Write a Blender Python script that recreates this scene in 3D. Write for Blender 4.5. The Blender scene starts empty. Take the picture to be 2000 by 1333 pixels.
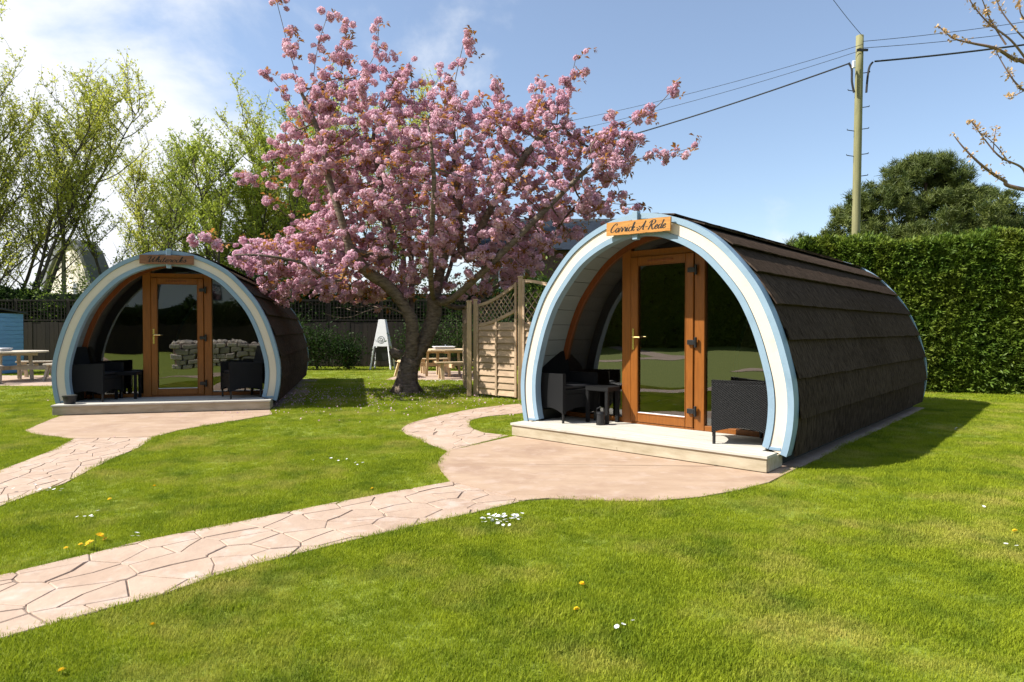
import bpy, bmesh, math, random
import numpy as np
from mathutils import Vector, Matrix, Euler

# ------------------------------------------------------------------ camera, sky, sun, exposure
scene = bpy.context.scene
CAM_H = 1.35
PITCH = math.radians(1.037)
FPX = 1255.37                       # focal length in pixels of a 2000 px wide frame
cam_data = bpy.data.cameras.new("camera")
cam = bpy.data.objects.new("camera", cam_data)
scene.collection.objects.link(cam)
cam.location = (0, 0, CAM_H)
cam.rotation_euler = (math.radians(90) - PITCH, 0, 0)
cam_data.sensor_width = 36
cam_data.lens = 36 * FPX / 2000
cam_data.clip_start = 0.05
cam_data.clip_end = 4000
cam_data.dof.use_dof = True
cam_data.dof.focus_distance = 7.6
cam_data.dof.aperture_fstop = 5.6
scene.camera = cam

SUN_EL = math.radians(46)
SUN_TO = Vector((-0.991, -0.135, 0)).normalized()     # horizontal direction towards the sun
world = bpy.data.worlds.new("World")
scene.world = world
world.use_nodes = True
wn, wl = world.node_tree.nodes, world.node_tree.links
wn.clear()
w_out = wn.new("ShaderNodeOutputWorld")
w_bg = wn.new("ShaderNodeBackground")
w_bg.inputs["Strength"].default_value = 0.112
sky = wn.new("ShaderNodeTexSky")
sky.sky_type = 'NISHITA'
sky.sun_disc = False
sky.sun_elevation = SUN_EL
sky.sun_rotation = math.atan2(SUN_TO.x, SUN_TO.y) % (2 * math.pi)
sky.air_density = 1.0
sky.dust_density = 1.0
sky.ozone_density = 1.6
# clouds: fractal noise on a flat cloud layer far overhead
tc = wn.new("ShaderNodeTexCoord")
sep = wn.new("ShaderNodeSeparateXYZ")
wl.new(tc.outputs["Generated"], sep.inputs[0])
def wmath(op, a, b=None, c=None, clamp=False):
    n = wn.new("ShaderNodeMath"); n.operation = op; n.use_clamp = clamp
    for i, v in enumerate((a, b, c)):
        if v is None: continue
        if isinstance(v, (int, float)): n.inputs[i].default_value = v
        else: wl.new(v, n.inputs[i])
    return n.outputs[0]
zz = wmath('ADD', wmath('MAXIMUM', sep.outputs[2], 0.0), 0.42)
cmb = wn.new("ShaderNodeCombineXYZ")
wl.new(wmath('DIVIDE', sep.outputs[0], zz), cmb.inputs[0])
wl.new(wmath('DIVIDE', sep.outputs[1], zz), cmb.inputs[1])
mp = wn.new("ShaderNodeMapping")
mp.inputs["Location"].default_value = (3.1, 1.7, 0.4)
wl.new(cmb.outputs[0], mp.inputs[0])
def wnoise(scale, detail, rough, dist):
    n = wn.new("ShaderNodeTexNoise"); n.noise_dimensions = '3D'
    n.inputs["Scale"].default_value = scale; n.inputs["Detail"].default_value = detail
    n.inputs["Roughness"].default_value = rough; n.inputs["Distortion"].default_value = dist
    wl.new(mp.outputs[0], n.inputs["Vector"]); return n.outputs["Fac"]
n_big = wnoise(0.9, 3, 0.5, 0.2)
n_fine = wnoise(2.6, 9, 0.56, 0.25)
side = wmath('MULTIPLY', wmath('ADD', sep.outputs[0], 0.12), -0.42)           # more cloud towards the west
low = wmath('MULTIPLY', wmath('SUBTRACT', 0.45, sep.outputs[2]), 0.34)
cov = wmath('ADD', wmath('ADD', wmath('MULTIPLY', n_big, 0.55), wmath('MULTIPLY', n_fine, 1.0)), wmath('ADD', side, low))
mr = wn.new("ShaderNodeMapRange"); mr.interpolation_type = 'SMOOTHSTEP'
mr.inputs["From Min"].default_value = 0.755; mr.inputs["From Max"].default_value = 1.03; mr.inputs["To Min"].default_value = 0.07
wl.new(cov, mr.inputs["Value"])
cl_mix = wn.new("ShaderNodeMix"); cl_mix.data_type = 'RGBA'
wl.new(mr.outputs[0], cl_mix.inputs["Factor"])
wl.new(sky.outputs[0], cl_mix.inputs[6])
cl_mix.inputs[7].default_value = (5.2, 5.35, 5.6, 1)
wl.new(cl_mix.outputs[2], w_bg.inputs[0])
wl.new(w_bg.outputs[0], w_out.inputs[0])

sun_data = bpy.data.lights.new("sun", 'SUN')
sun_data.energy = 5.0
sun_data.angle = math.radians(0.53)
sun_data.color = (1.0, 0.955, 0.88)
sun = bpy.data.objects.new("sun", sun_data)
scene.collection.objects.link(sun)
sun.location = (-12, -4, 14)
to_sun = Vector((SUN_TO.x * math.cos(SUN_EL), SUN_TO.y * math.cos(SUN_EL), math.sin(SUN_EL)))
sun.rotation_euler = to_sun.to_track_quat('Z', 'Y').to_euler()

vs = scene.view_settings
vs.view_transform = 'Standard'
vs.look = 'None'
vs.exposure = 0.85
vs.gamma = 1
vs.use_curve_mapping = False
scene.cycles.use_denoising = True
scene.cycles.max_bounces = 8
scene.cycles.transparent_max_bounces = 16

# ------------------------------------------------------------------ helpers
R = random.Random(7)
rng = np.random.default_rng(11)
COL = scene.collection

def G(px, py, z=0.0):
    """point of the garden seen at a photograph pixel, on the level z"""
    x, zc = (px - 1000) / FPX, -(py - 666.5) / FPX
    y = math.cos(PITCH) + zc * math.sin(PITCH); zz = -math.sin(PITCH) + zc * math.cos(PITCH)
    t = (z - CAM_H) / zz
    return (x * t, y * t, z)
def D(px, py, Y):
    """the same at a known distance Y in front of the camera"""
    x, zc = (px - 1000) / FPX, -(py - 666.5) / FPX
    y = math.cos(PITCH) + zc * math.sin(PITCH); zz = -math.sin(PITCH) + zc * math.cos(PITCH)
    t = Y / y
    return (x * t, Y, zz * t + CAM_H)

def tag(o, label=None, cat=None, group=None, kind=None):
    if label: o["label"] = label
    if cat: o["category"] = cat
    if group: o["group"] = group
    if kind: o["kind"] = kind
    return o
def empty(name, loc, rz=0.0):
    o = bpy.data.objects.new(name, None); COL.objects.link(o)
    o.empty_display_size = 0.2
    o.location = loc; o.rotation_euler = (0, 0, rz)
    return o
def link(name, mesh, parent=None, loc=None, rot=None, scale=None):
    o = bpy.data.objects.new(name, mesh); COL.objects.link(o)
    if parent is not None: o.parent = parent
    if loc is not None: o.location = loc
    if rot is not None: o.rotation_euler = rot
    if scale is not None: o.scale = scale
    return o

class MB:
    def __init__(s): s.v = []; s.f = []; s.m = []
    def add(s, vs, fs, mi=0):
        b = len(s.v); s.v.extend([tuple(p) for p in vs])
        for f in fs: s.f.append(tuple(i + b for i in f)); s.m.append(mi)
    def box(s, x0, x1, y0, y1, z0, z1, mi=0):
        s.add([(x0,y0,z0),(x1,y0,z0),(x1,y1,z0),(x0,y1,z0),(x0,y0,z1),(x1,y0,z1),(x1,y1,z1),(x0,y1,z1)],
              [(0,3,2,1),(4,5,6,7),(0,1,5,4),(1,2,6,5),(2,3,7,6),(3,0,4,7)], mi)
    def bar(s, a, b, w, h, up=(0,0,1), mi=0, w2=None, h2=None):
        a, b = Vector(a), Vector(b); d = (b - a).normalized(); u = Vector(up)
        sd = d.cross(u)
        if sd.length < 1e-4: sd = d.cross(Vector((1,0,0)))
        sd.normalize(); u = sd.cross(d)
        vs = []
        for p, ww, hh in ((a, w, h), (b, w2 or w, h2 or h)):
            for i, j in ((-1,-1),(1,-1),(1,1),(-1,1)): vs.append(p + sd * (i*ww/2) + u * (j*hh/2))
        s.add(vs, [(0,1,2,3),(7,6,5,4),(0,4,5,1),(1,5,6,2),(2,6,7,3),(3,7,4,0)], mi)
    def tube(s, pts, rad, n=6, mi=0, cap=True):
        pts = [Vector(p) for p in pts]
        if isinstance(rad, (int, float)): rad = [rad] * len(pts)
        b = len(s.v); k = len(pts); prev = None
        for i, p in enumerate(pts):
            d = (pts[min(i+1, k-1)] - pts[max(i-1, 0)])
            d = d.normalized() if d.length > 1e-9 else Vector((0,0,1))
            if prev is None:
                a = d.cross(Vector((0,0,1)))
                if a.length < 1e-3: a = d.cross(Vector((1,0,0)))
            else:
                a = prev - d * prev.dot(d)
                if a.length < 1e-6: a = d.cross(Vector((1,0,0)))
            a.normalize(); prev = a; c = d.cross(a)
            for j in range(n):
                t = 2*math.pi*j/n
                s.v.append(tuple(p + (a*math.cos(t) + c*math.sin(t)) * rad[i]))
        for i in range(k-1):
            for j in range(n):
                j2 = (j+1) % n
                s.f.append((b+i*n+j, b+i*n+j2, b+(i+1)*n+j2, b+(i+1)*n+j)); s.m.append(mi)
        if cap:
            s.f.append(tuple(b+j for j in range(n-1,-1,-1))); s.m.append(mi)
            s.f.append(tuple(b+(k-1)*n+j for j in range(n))); s.m.append(mi)
    def cyl(s, x, y, z0, z1, r0, r1=None, n=12, mi=0):
        s.tube([(x,y,z0),(x,y,z1)], [r0, r1 if r1 is not None else r0], n, mi)
    def prism(s, poly, z0, z1, mi=0):
        n = len(poly)
        s.add([(p[0],p[1],z0) for p in poly] + [(p[0],p[1],z1) for p in poly],
              [tuple(range(n-1,-1,-1)), tuple(range(n,2*n))] + [(i,(i+1)%n,n+(i+1)%n,n+i) for i in range(n)], mi)
    def mesh(s, name, mats, smooth=False, bevel=0.0):
        me = bpy.data.meshes.new(name); me.from_pydata(s.v, [], s.f)
        if not isinstance(mats, (list, tuple)): mats = [mats]
        for m in mats: me.materials.append(m)
        if len(mats) > 1: me.polygons.foreach_set("material_index", s.m)
        if bevel > 0:
            bm = bmesh.new(); bm.from_mesh(me)
            bmesh.ops.bevel(bm, geom=bm.edges[:], offset=bevel, segments=1, affect='EDGES', profile=0.5)
            bm.to_mesh(me); bm.free()
        if smooth: me.polygons.foreach_set("use_smooth", [True]*len(me.polygons))
        me.update(); return me
    def build(s, name, mats, parent=None, smooth=False, bevel=0.0, loc=None, rot=None):
        return link(name, s.mesh(name, mats, smooth, bevel), parent, loc, rot)

def np_mesh(name, verts, faces_n, mat, smooth=False):
    """verts (N*k,3) with consecutive k-gons"""
    k = faces_n; nf = len(verts)//k
    me = bpy.data.meshes.new(name)
    me.vertices.add(len(verts)); me.vertices.foreach_set("co", np.asarray(verts, np.float32).ravel())
    me.loops.add(nf*k); me.loops.foreach_set("vertex_index", np.arange(nf*k, dtype=np.int32))
    me.polygons.add(nf); me.polygons.foreach_set("loop_start", np.arange(0, nf*k, k, dtype=np.int32))
    me.update(calc_edges=True)
    if smooth: me.polygons.foreach_set("use_smooth", [True]*nf)
    me.materials.append(mat); return me

# ---- materials
def new_mat(name):
    m = bpy.data.materials.new(name); m.use_nodes = True
    m.node_tree.nodes.clear(); return m, m.node_tree.nodes, m.node_tree.links
def mat(name, col, rough=0.6, var=0.15, scale=6.0, stretch=(1,1,1), col2=None, bump=0.0, bscale=None, spec=0.4,
        detail=5.0, metal=0.0, coords="Object", rand=0.0, ramp=(0.3,0.7)):
    m, n, l = new_mat(name)
    out = n.new("ShaderNodeOutputMaterial"); b = n.new("ShaderNodeBsdfPrincipled"); l.new(b.outputs[0], out.inputs[0])
    b.inputs["Roughness"].default_value = rough; b.inputs["Metallic"].default_value = metal
    b.inputs["Specular IOR Level"].default_value = spec
    t = n.new("ShaderNodeTexCoord"); mp_ = n.new("ShaderNodeMapping"); mp_.inputs["Scale"].default_value = stretch
    if coords == "World":
        g = n.new("ShaderNodeNewGeometry"); l.new(g.outputs["Position"], mp_.inputs[0])
    else: l.new(t.outputs[coords], mp_.inputs[0])
    ns = n.new("ShaderNodeTexNoise"); ns.inputs["Scale"].default_value = scale; ns.inputs["Detail"].default_value = detail
    ns.inputs["Roughness"].default_value = 0.6
    l.new(mp_.outputs[0], ns.inputs["Vector"])
    mr_ = n.new("ShaderNodeMapRange"); mr_.inputs["From Min"].default_value = ramp[0]; mr_.inputs["From Max"].default_value = ramp[1]
    l.new(ns.outputs["Fac"], mr_.inputs["Value"])
    if col2 is None: col2 = tuple(min(1, c*(1+var)) for c in col); c1 = tuple(c*(1-var) for c in col)
    else: c1 = col
    mx = n.new("ShaderNodeMix"); mx.data_type = 'RGBA'
    mx.inputs[6].default_value = (*c1, 1); mx.inputs[7].default_value = (*col2, 1)
    l.new(mr_.outputs[0], mx.inputs["Factor"])
    cs = mx.outputs[2]
    if rand > 0:
        oi = n.new("ShaderNodeObjectInfo"); r2 = n.new("ShaderNodeMapRange")
        r2.inputs["To Min"].default_value = 1-rand; r2.inputs["To Max"].default_value = 1+rand
        l.new(oi.outputs["Random"], r2.inputs["Value"])
        hs = n.new("ShaderNodeHueSaturation"); l.new(r2.outputs[0], hs.inputs["Value"]); l.new(cs, hs.inputs["Color"]); cs = hs.outputs[0]
    l.new(cs, b.inputs["Base Color"])
    if bump > 0:
        bp = n.new("ShaderNodeBump"); bp.inputs["Strength"].default_value = 1.0; bp.inputs["Distance"].default_value = bump
        if bscale:
            n2 = n.new("ShaderNodeTexNoise"); n2.inputs["Scale"].default_value = bscale; n2.inputs["Detail"].default_value = 4
            l.new(mp_.outputs[0], n2.inputs["Vector"]); l.new(n2.outputs["Fac"], bp.inputs["Height"])
        else: l.new(ns.outputs["Fac"], bp.inputs["Height"])
        l.new(bp.outputs[0], b.inputs["Normal"])
    return m
def leaf_mat(name, c1, c2, trans=0.45, rough=0.55, patch=None, patch_scale=0.6, spec=0.25, tcol=None, patch2=None, patch2_scale=2.0):
    """leaf / petal / blade: diffuse front plus light let through; colour differs from instance to instance"""
    m, n, l = new_mat(name)
    out = n.new("ShaderNodeOutputMaterial"); b = n.new("ShaderNodeBsdfPrincipled"); tr = n.new("ShaderNodeBsdfTranslucent")
    mx = n.new("ShaderNodeMixShader"); mx.inputs[0].default_value = trans
    l.new(b.outputs[0], mx.inputs[1]); l.new(tr.outputs[0], mx.inputs[2]); l.new(mx.outputs[0], out.inputs[0])
    b.inputs["Roughness"].default_value = rough; b.inputs["Specular IOR Level"].default_value = spec
    oi = n.new("ShaderNodeObjectInfo"); g = n.new("ShaderNodeNewGeometry")
    ns = n.new("ShaderNodeTexNoise"); ns.inputs["Scale"].default_value = 2.3; ns.inputs["Detail"].default_value = 3
    l.new(g.outputs["Position"], ns.inputs["Vector"])
    ad = n.new("ShaderNodeMath"); ad.operation = 'MULTIPLY_ADD'; ad.inputs[1].default_value = 0.6; ad.use_clamp = True
    l.new(oi.outputs["Random"], ad.inputs[0])
    m2 = n.new("ShaderNodeMapRange"); m2.inputs["From Min"].default_value = 0.3; m2.inputs["From Max"].default_value = 0.7
    m2.inputs["To Min"].default_value = -0.1; m2.inputs["To Max"].default_value = 0.5
    l.new(ns.outputs["Fac"], m2.inputs["Value"]); l.new(m2.outputs[0], ad.inputs[2])
    cm = n.new("ShaderNodeMix"); cm.data_type = 'RGBA'; cm.inputs[6].default_value = (*c1,1); cm.inputs[7].default_value = (*c2,1)
    l.new(ad.outputs[0], cm.inputs["Factor"]); cs = cm.outputs[2]
    if patch:
        n3 = n.new("ShaderNodeTexNoise"); n3.inputs["Scale"].default_value = patch_scale; n3.inputs["Detail"].default_value = 6
        n3.inputs["Roughness"].default_value = 0.62
        l.new(g.outputs["Position"], n3.inputs["Vector"])
        m3 = n.new("ShaderNodeMapRange"); m3.inputs["From Min"].default_value = 0.5; m3.inputs["From Max"].default_value = 0.72
        l.new(n3.outputs["Fac"], m3.inputs["Value"])
        c3 = n.new("ShaderNodeMix"); c3.data_type = 'RGBA'; c3.inputs[7].default_value = (*patch,1)
        l.new(m3.outputs[0], c3.inputs["Factor"]); l.new(cs, c3.inputs[6]); cs = c3.outputs[2]
    if patch2:
        n4 = n.new("ShaderNodeTexNoise"); n4.inputs["Scale"].default_value = patch2_scale; n4.inputs["Detail"].default_value = 5; n4.inputs["Roughness"].default_value = 0.7
        mpp = n.new("ShaderNodeMapping"); mpp.inputs["Location"].default_value = (7.3, 2.1, 0); l.new(g.outputs["Position"], mpp.inputs[0]); l.new(mpp.outputs[0], n4.inputs["Vector"])
        m4 = n.new("ShaderNodeMapRange"); m4.inputs["From Min"].default_value = 0.48; m4.inputs["From Max"].default_value = 0.66; m4.inputs["To Max"].default_value = 0.75
        l.new(n4.outputs["Fac"], m4.inputs["Value"]); c4 = n.new("ShaderNodeMix"); c4.data_type = 'RGBA'; c4.inputs[7].default_value = (*patch2,1)
        l.new(m4.outputs[0], c4.inputs["Factor"]); l.new(cs, c4.inputs[6]); cs = c4.outputs[2]
    l.new(cs, b.inputs["Base Color"])
    if tcol:
        t3 = n.new("ShaderNodeMix"); t3.data_type = 'RGBA'; t3.blend_type = 'MULTIPLY'; t3.inputs["Factor"].default_value = 1
        t3.inputs[7].default_value = (*tcol,1); l.new(cs, t3.inputs[6]); l.new(t3.outputs[2], tr.inputs[0])
    else: l.new(cs, tr.inputs[0])
    return m

M = {}
M['cream'] = mat('cream_paint', (.68,.60,.495), .5, .03, 3, bump=.0012, bscale=60)
M['blue'] = mat('pale_blue_paint', (.24,.345,.44), .45, .05, 4, bump=.0008, bscale=50)
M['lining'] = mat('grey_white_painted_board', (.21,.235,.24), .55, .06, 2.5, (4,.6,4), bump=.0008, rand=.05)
M['shingle'] = mat('dark_felt_shingle', (.013,.009,.0068), .95, .5, 9, (1.2,9,1.2), bump=.004, bscale=55, spec=.0, rand=.12, detail=8, col2=(.112,.080,.060))
M['underlay'] = mat('black_underlay', (.012,.011,.011), .9, .1)
M['oak'] = mat('golden_oak_frame', (.235,.075,.009), .38, .2, 5, (9,9,.8), bump=.0006, spec=.5)
M['oak_dark'] = mat('red_brown_frame', (.20,.055,.014), .4, .2, 5, (9,9,.8))
M['deck'] = mat('weathered_pale_deck', (.40,.37,.31), .8, .18, 5, (.9,8,8), bump=.0015, rand=.07, col2=(.54,.51,.445))
M['fascia'] = mat('pale_pine_fascia', (.33,.272,.18), .75, .2, 3.2, (1.2,8,5), bump=.0012, col2=(.48,.42,.31), rand=.04)
M['plinth'] = mat('dark_green_plinth', (.035,.036,.028), .85, .3, 5)
M['interior'] = mat('interior_brown_board', (.10,.055,.03), .6, .25, 3, (1,8,8))
M['brass'] = mat('brass', (.75,.55,.22), .25, .05, metal=1.0)
M['black_metal'] = mat('black_hinge', (.012,.012,.014), .4, .1, spec=.5)
M['sign_oak'] = mat('varnished_sign_wood', (.36,.15,.035), .55, .3, 5, (1,6,9), col2=(.58,.28,.07), detail=6, spec=.25)
M['sign_brown'] = mat('brown_sign_wood', (.17,.075,.038), .5, .3, 5, (1,6,9), col2=(.29,.135,.07), detail=6, spec=.25)
M['ink'] = mat('black_lettering', (.012,.009,.008), .6, .05)
M['concrete'] = mat('pink_stamped_concrete', (.355,.250,.180), .82, .1, 1.6, col2=(.440,.330,.250), bump=.010, bscale=9, coords="World", rand=.05, detail=8)
def blotches(m, col, scale, lo, hi):
    n, l = m.node_tree.nodes, m.node_tree.links
    b = next(q for q in n if q.type == 'BSDF_PRINCIPLED'); src = b.inputs["Base Color"].links[0].from_socket
    g_ = n.new("ShaderNodeNewGeometry"); t = n.new("ShaderNodeTexNoise"); t.inputs["Scale"].default_value = scale; t.inputs["Detail"].default_value = 7; t.inputs["Roughness"].default_value = .65
    l.new(g_.outputs["Position"], t.inputs["Vector"]); r = n.new("ShaderNodeMapRange"); r.inputs["From Min"].default_value = lo; r.inputs["From Max"].default_value = hi
    l.new(t.outputs["Fac"], r.inputs["Value"]); x = n.new("ShaderNodeMix"); x.data_type = 'RGBA'; x.inputs[7].default_value = (*col,1)
    l.new(r.outputs[0], x.inputs["Factor"]); l.new(src, x.inputs[6]); l.new(x.outputs[2], b.inputs["Base Color"]); return m
blotches(M['concrete'], (.26,.16,.105), 1.9, .60, .80)
blotches(M['concrete'], (.50,.40,.34), 5.0, .52, .75)
M['patio'] = mat('tan_textured_slab', (.325,.220,.146), .8, .1, 2.2, (.55,1.7,1), col2=(.42,.302,.212), bump=.010, bscale=7, coords="World", detail=9)
blotches(M['patio'], (.26,.165,.115), 1.1, .50, .78); blotches(M['patio'], (.44,.33,.26), 4.0, .52, .75)
blotches(M['cream'], (.50,.43,.33), 2.6, .58, .85); blotches(M['blue'], (.17,.26,.34), 3.0, .58, .82)
M['joint'] = mat('dark_joint', (.20,.145,.112), .95, .3, 8, coords="World")
blotches(M['fascia'], (.20,.15,.09), 9.0, .66, .74); blotches(M['deck'], (.36,.32,.26), 5.0, .58, .75)
M['pole'] = mat('treated_pole_wood', (.21,.20,.095), .8, .2, 4, (6,6,.5), bump=.003)
M['cable'] = mat('black_cable', (.02,.02,.022), .6, .1)
M['screen'] = mat('larch_lap_wood', (.40,.285,.185), .8, .25, 4, (1,5,6), bump=.002, rand=.14)
M['post'] = mat('pale_post_wood', (.48,.34,.20), .75, .2, 4, (6,6,.7), bump=.0015)
M['bench'] = mat('pine_bench_wood', (.56,.42,.25), .7, .18, 4, (3,3,3), bump=.0015, rand=.1)
M['bench_grey'] = mat('weathered_bench_wood', (.48,.42,.33), .75, .2, 4, (3,3,3), bump=.0015, rand=.1)
M['fence'] = mat('dark_stained_fence', (.026,.019,.013), .85, .35, 5, (6,6,.6), rand=.3)
M['shed'] = mat('blue_shed_paint', (.17,.36,.62), .55, .1, 4, (1,1,5))
M['roof_felt'] = mat('dark_roof_felt', (.05,.052,.06), .9, .2, 8)
M['white'] = mat('white_board', (.78,.78,.80), .5, .04)
M['tray'] = mat('grey_metal_tray', (.50,.52,.55), .35, .1, metal=.6)
M['bark_cherry'] = mat('cherry_bark', (.060,.043,.032), .85, .45, 5, (2,2,5), bump=.03, col2=(.25,.185,.13), detail=7)  # pale second tone paints sunlit patches of the trunk into the bark mottling
M['bark_willow'] = mat('willow_bark', (.085,.070,.048), .9, .3, 9, (3,3,1), bump=.01)
M['twig'] = mat('pinkish_twig', (.22,.14,.11), .7, .2)
M['bark_pine'] = mat('pine_bark', (.10,.065,.045), .9, .3, 8)
M['render'] = mat('cream_render', (.82,.76,.68), .9, .06, 3)
M['slate'] = mat('blue_grey_slate', (.020,.027,.038), .85, .25, 10, spec=.08)
M['greyband'] = mat('grey_roof_edge', (.17,.18,.19), .8, .15)
M['stone'] = mat('pale_planter_stone', (.56,.50,.43), .9, .25, 6, bump=.01, rand=.2)
M['pot'] = mat('black_pot', (.018,.018,.02), .5, .1)
M['soil'] = mat('lawn_soil', (.125,.165,.014), .95, .4, 30, coords="World", col2=(.22,.26,.024))
M['gravel'] = mat('pinkish_gravel', (.30,.22,.18), .95, .5, 60, coords="World", bump=.01)

M['grass'] = leaf_mat('grass_blade', (.205,.268,.014), (.362,.415,.024), .40, .6, patch=(.50,.44,.11), patch_scale=1.1, spec=.12, patch2=(.120,.190,.014), patch2_scale=2.4)
M['petal'] = leaf_mat('cherry_petal', (.63,.36,.46), (.87,.64,.71), .38, .6, spec=.1)
M['bronze'] = leaf_mat('bronze_leaf', (.26,.105,.03), (.50,.25,.06), .42, .5)
M['willow'] = leaf_mat('willow_leaf', (.40,.43,.05), (.60,.60,.11), .52, .5)
M['willow2'] = leaf_mat('willow_leaf_green', (.27,.34,.04), (.46,.51,.08), .5, .5)
M['hedge'] = leaf_mat('hedge_spray', (.052,.110,.012), (.165,.230,.024), .25, .55, patch=(.20,.23,.028), patch_scale=1.3)
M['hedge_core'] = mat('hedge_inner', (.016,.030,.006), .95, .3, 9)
M['pine'] = leaf_mat('pine_needle', (.040,.066,.014), (.140,.165,.036), .15, .55)
M['shrub'] = leaf_mat('dark_shrub_leaf', (.016,.036,.009), (.045,.080,.015), .25, .6, spec=.1)
M['shrub_light'] = leaf_mat('light_shrub_leaf', (.10,.16,.02), (.20,.27,.035), .4, .5)
M['daisy'] = leaf_mat('daisy_petal', (.82,.82,.80), (.86,.86,.84), .2)
M['yellow'] = leaf_mat('dandelion_petal', (.85,.52,.01), (.9,.62,.02), .15)
M['bud'] = leaf_mat('bud_leaf', (.45,.27,.14), (.62,.42,.20), .3)

def wicker():
    m, n, l = new_mat('black_wicker')
    out = n.new("ShaderNodeOutputMaterial"); b = n.new("ShaderNodeBsdfPrincipled"); l.new(b.outputs[0], out.inputs[0])
    b.inputs["Roughness"].default_value = .42; b.inputs["Specular IOR Level"].default_value = .35
    t = n.new("ShaderNodeTexCoord"); s = n.new("ShaderNodeSeparateXYZ"); l.new(t.outputs["Object"], s.inputs[0])
    def mth(op, a, b_=None):
        q = n.new("ShaderNodeMath"); q.operation = op
        for i, v in enumerate((a, b_)):
            if v is None: continue
            if isinstance(v, (int, float)): q.inputs[i].default_value = v
            else: l.new(v, q.inputs[i])
        return q.outputs[0]
    hx = mth('ADD', s.outputs[0], s.outputs[1])
    a = mth('SINE', mth('MULTIPLY', hx, 2*math.pi/.028)); c = mth('SINE', mth('MULTIPLY', s.outputs[2], 2*math.pi/.018))
    h = mth('MULTIPLY', a, c)
    bp = n.new("ShaderNodeBump"); bp.inputs["Distance"].default_value = .008; l.new(h, bp.inputs["Height"]); l.new(bp.outputs[0], b.inputs["Normal"])
    r = n.new("ShaderNodeMapRange"); r.inputs["From Min"].default_value = -1; l.new(h, r.inputs["Value"])
    mx = n.new("ShaderNodeMix"); mx.data_type = 'RGBA'; mx.inputs[6].default_value = (.002,.002,.0022,1); mx.inputs[7].default_value = (.012,.012,.013,1)
    l.new(r.outputs[0], mx.inputs["Factor"]); l.new(mx.outputs[2], b.inputs["Base Color"])
    return m
M['wicker'] = wicker()
def glass_mat():
    m, n, l = new_mat('window_glass')
    out = n.new("ShaderNodeOutputMaterial"); tr = n.new("ShaderNodeBsdfTransparent"); gl = n.new("ShaderNodeBsdfGlossy")
    tr.inputs[0].default_value = (.62,.65,.64,1); gl.inputs["Roughness"].default_value = 0.0
    fr = n.new("ShaderNodeFresnel"); bf = n.new("ShaderNodeNewGeometry"); sg = n.new("ShaderNodeMath"); sg.operation = 'MULTIPLY_ADD'; sg.inputs[1].default_value = -2; sg.inputs[2].default_value = 1
    l.new(bf.outputs["Backfacing"], sg.inputs[0]); pwr = n.new("ShaderNodeMath"); pwr.operation = 'POWER'; pwr.inputs[0].default_value = 2.7
    l.new(sg.outputs[0], pwr.inputs[1]); l.new(pwr.outputs[0], fr.inputs["IOR"])       # a thin pane mirrors alike from both sides
    ns = n.new("ShaderNodeTexNoise"); ns.inputs["Scale"].default_value = 1.3; ns.inputs["Detail"].default_value = 1
    t = n.new("ShaderNodeTexCoord"); l.new(t.outputs["Object"], ns.inputs["Vector"])
    bp = n.new("ShaderNodeBump"); bp.inputs["Distance"].default_value = .004; l.new(ns.outputs["Fac"], bp.inputs["Height"]); l.new(bp.outputs[0], gl.inputs["Normal"])
    mx = n.new("ShaderNodeMixShader"); l.new(fr.outputs[0], mx.inputs[0]); l.new(tr.outputs[0], mx.inputs[1]); l.new(gl.outputs[0], mx.inputs[2])
    l.new(mx.outputs[0], out.inputs[0]); return m
M['glass'] = glass_mat()

# ---- many small alike pieces of one mass: points carrying a small source mesh
GN = {}
def instancer(src_objs):
    key = tuple(o.name for o in src_objs)
    if key in GN: return GN[key]
    ng = bpy.data.node_groups.new("scatter", 'GeometryNodeTree')
    ng.interface.new_socket("Geometry", in_out='INPUT', socket_type='NodeSocketGeometry')
    ng.interface.new_socket("Geometry", in_out='OUTPUT', socket_type='NodeSocketGeometry')
    n, l = ng.nodes, ng.links
    gi = n.new("NodeGroupInput"); go = n.new("NodeGroupOutput")
    join = n.new("GeometryNodeJoinGeometry")
    rot = n.new("GeometryNodeInputNamedAttribute"); rot.data_type = 'FLOAT_VECTOR'; rot.inputs[0].default_value = "rot"
    scl = n.new("GeometryNodeInputNamedAttribute"); scl.data_type = 'FLOAT'; scl.inputs[0].default_value = "scl"
    var = n.new("GeometryNodeInputNamedAttribute"); var.data_type = 'INT'; var.inputs[0].default_value = "var"
    for k, so in enumerate(src_objs):
        oi = n.new("GeometryNodeObjectInfo"); oi.inputs["Object"].default_value = so; oi.inputs["As Instance"].default_value = True
        ip = n.new("GeometryNodeInstanceOnPoints")
        cmp = n.new("FunctionNodeCompare"); cmp.data_type = 'INT'; cmp.operation = 'EQUAL'; cmp.inputs[3].default_value = k
        l.new(var.outputs[0], cmp.inputs[2]); l.new(cmp.outputs[0], ip.inputs["Selection"])
        l.new(gi.outputs[0], ip.inputs["Points"]); l.new(oi.outputs["Geometry"], ip.inputs["Instance"])
        e2r = n.new("FunctionNodeEulerToRotation"); l.new(rot.outputs[0], e2r.inputs[0]); l.new(e2r.outputs[0], ip.inputs["Rotation"])
        l.new(scl.outputs[0], ip.inputs["Scale"]); l.new(ip.outputs[0], join.inputs[0])
    l.new(join.outputs[0], go.inputs[0]); GN[key] = ng; return ng
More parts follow.
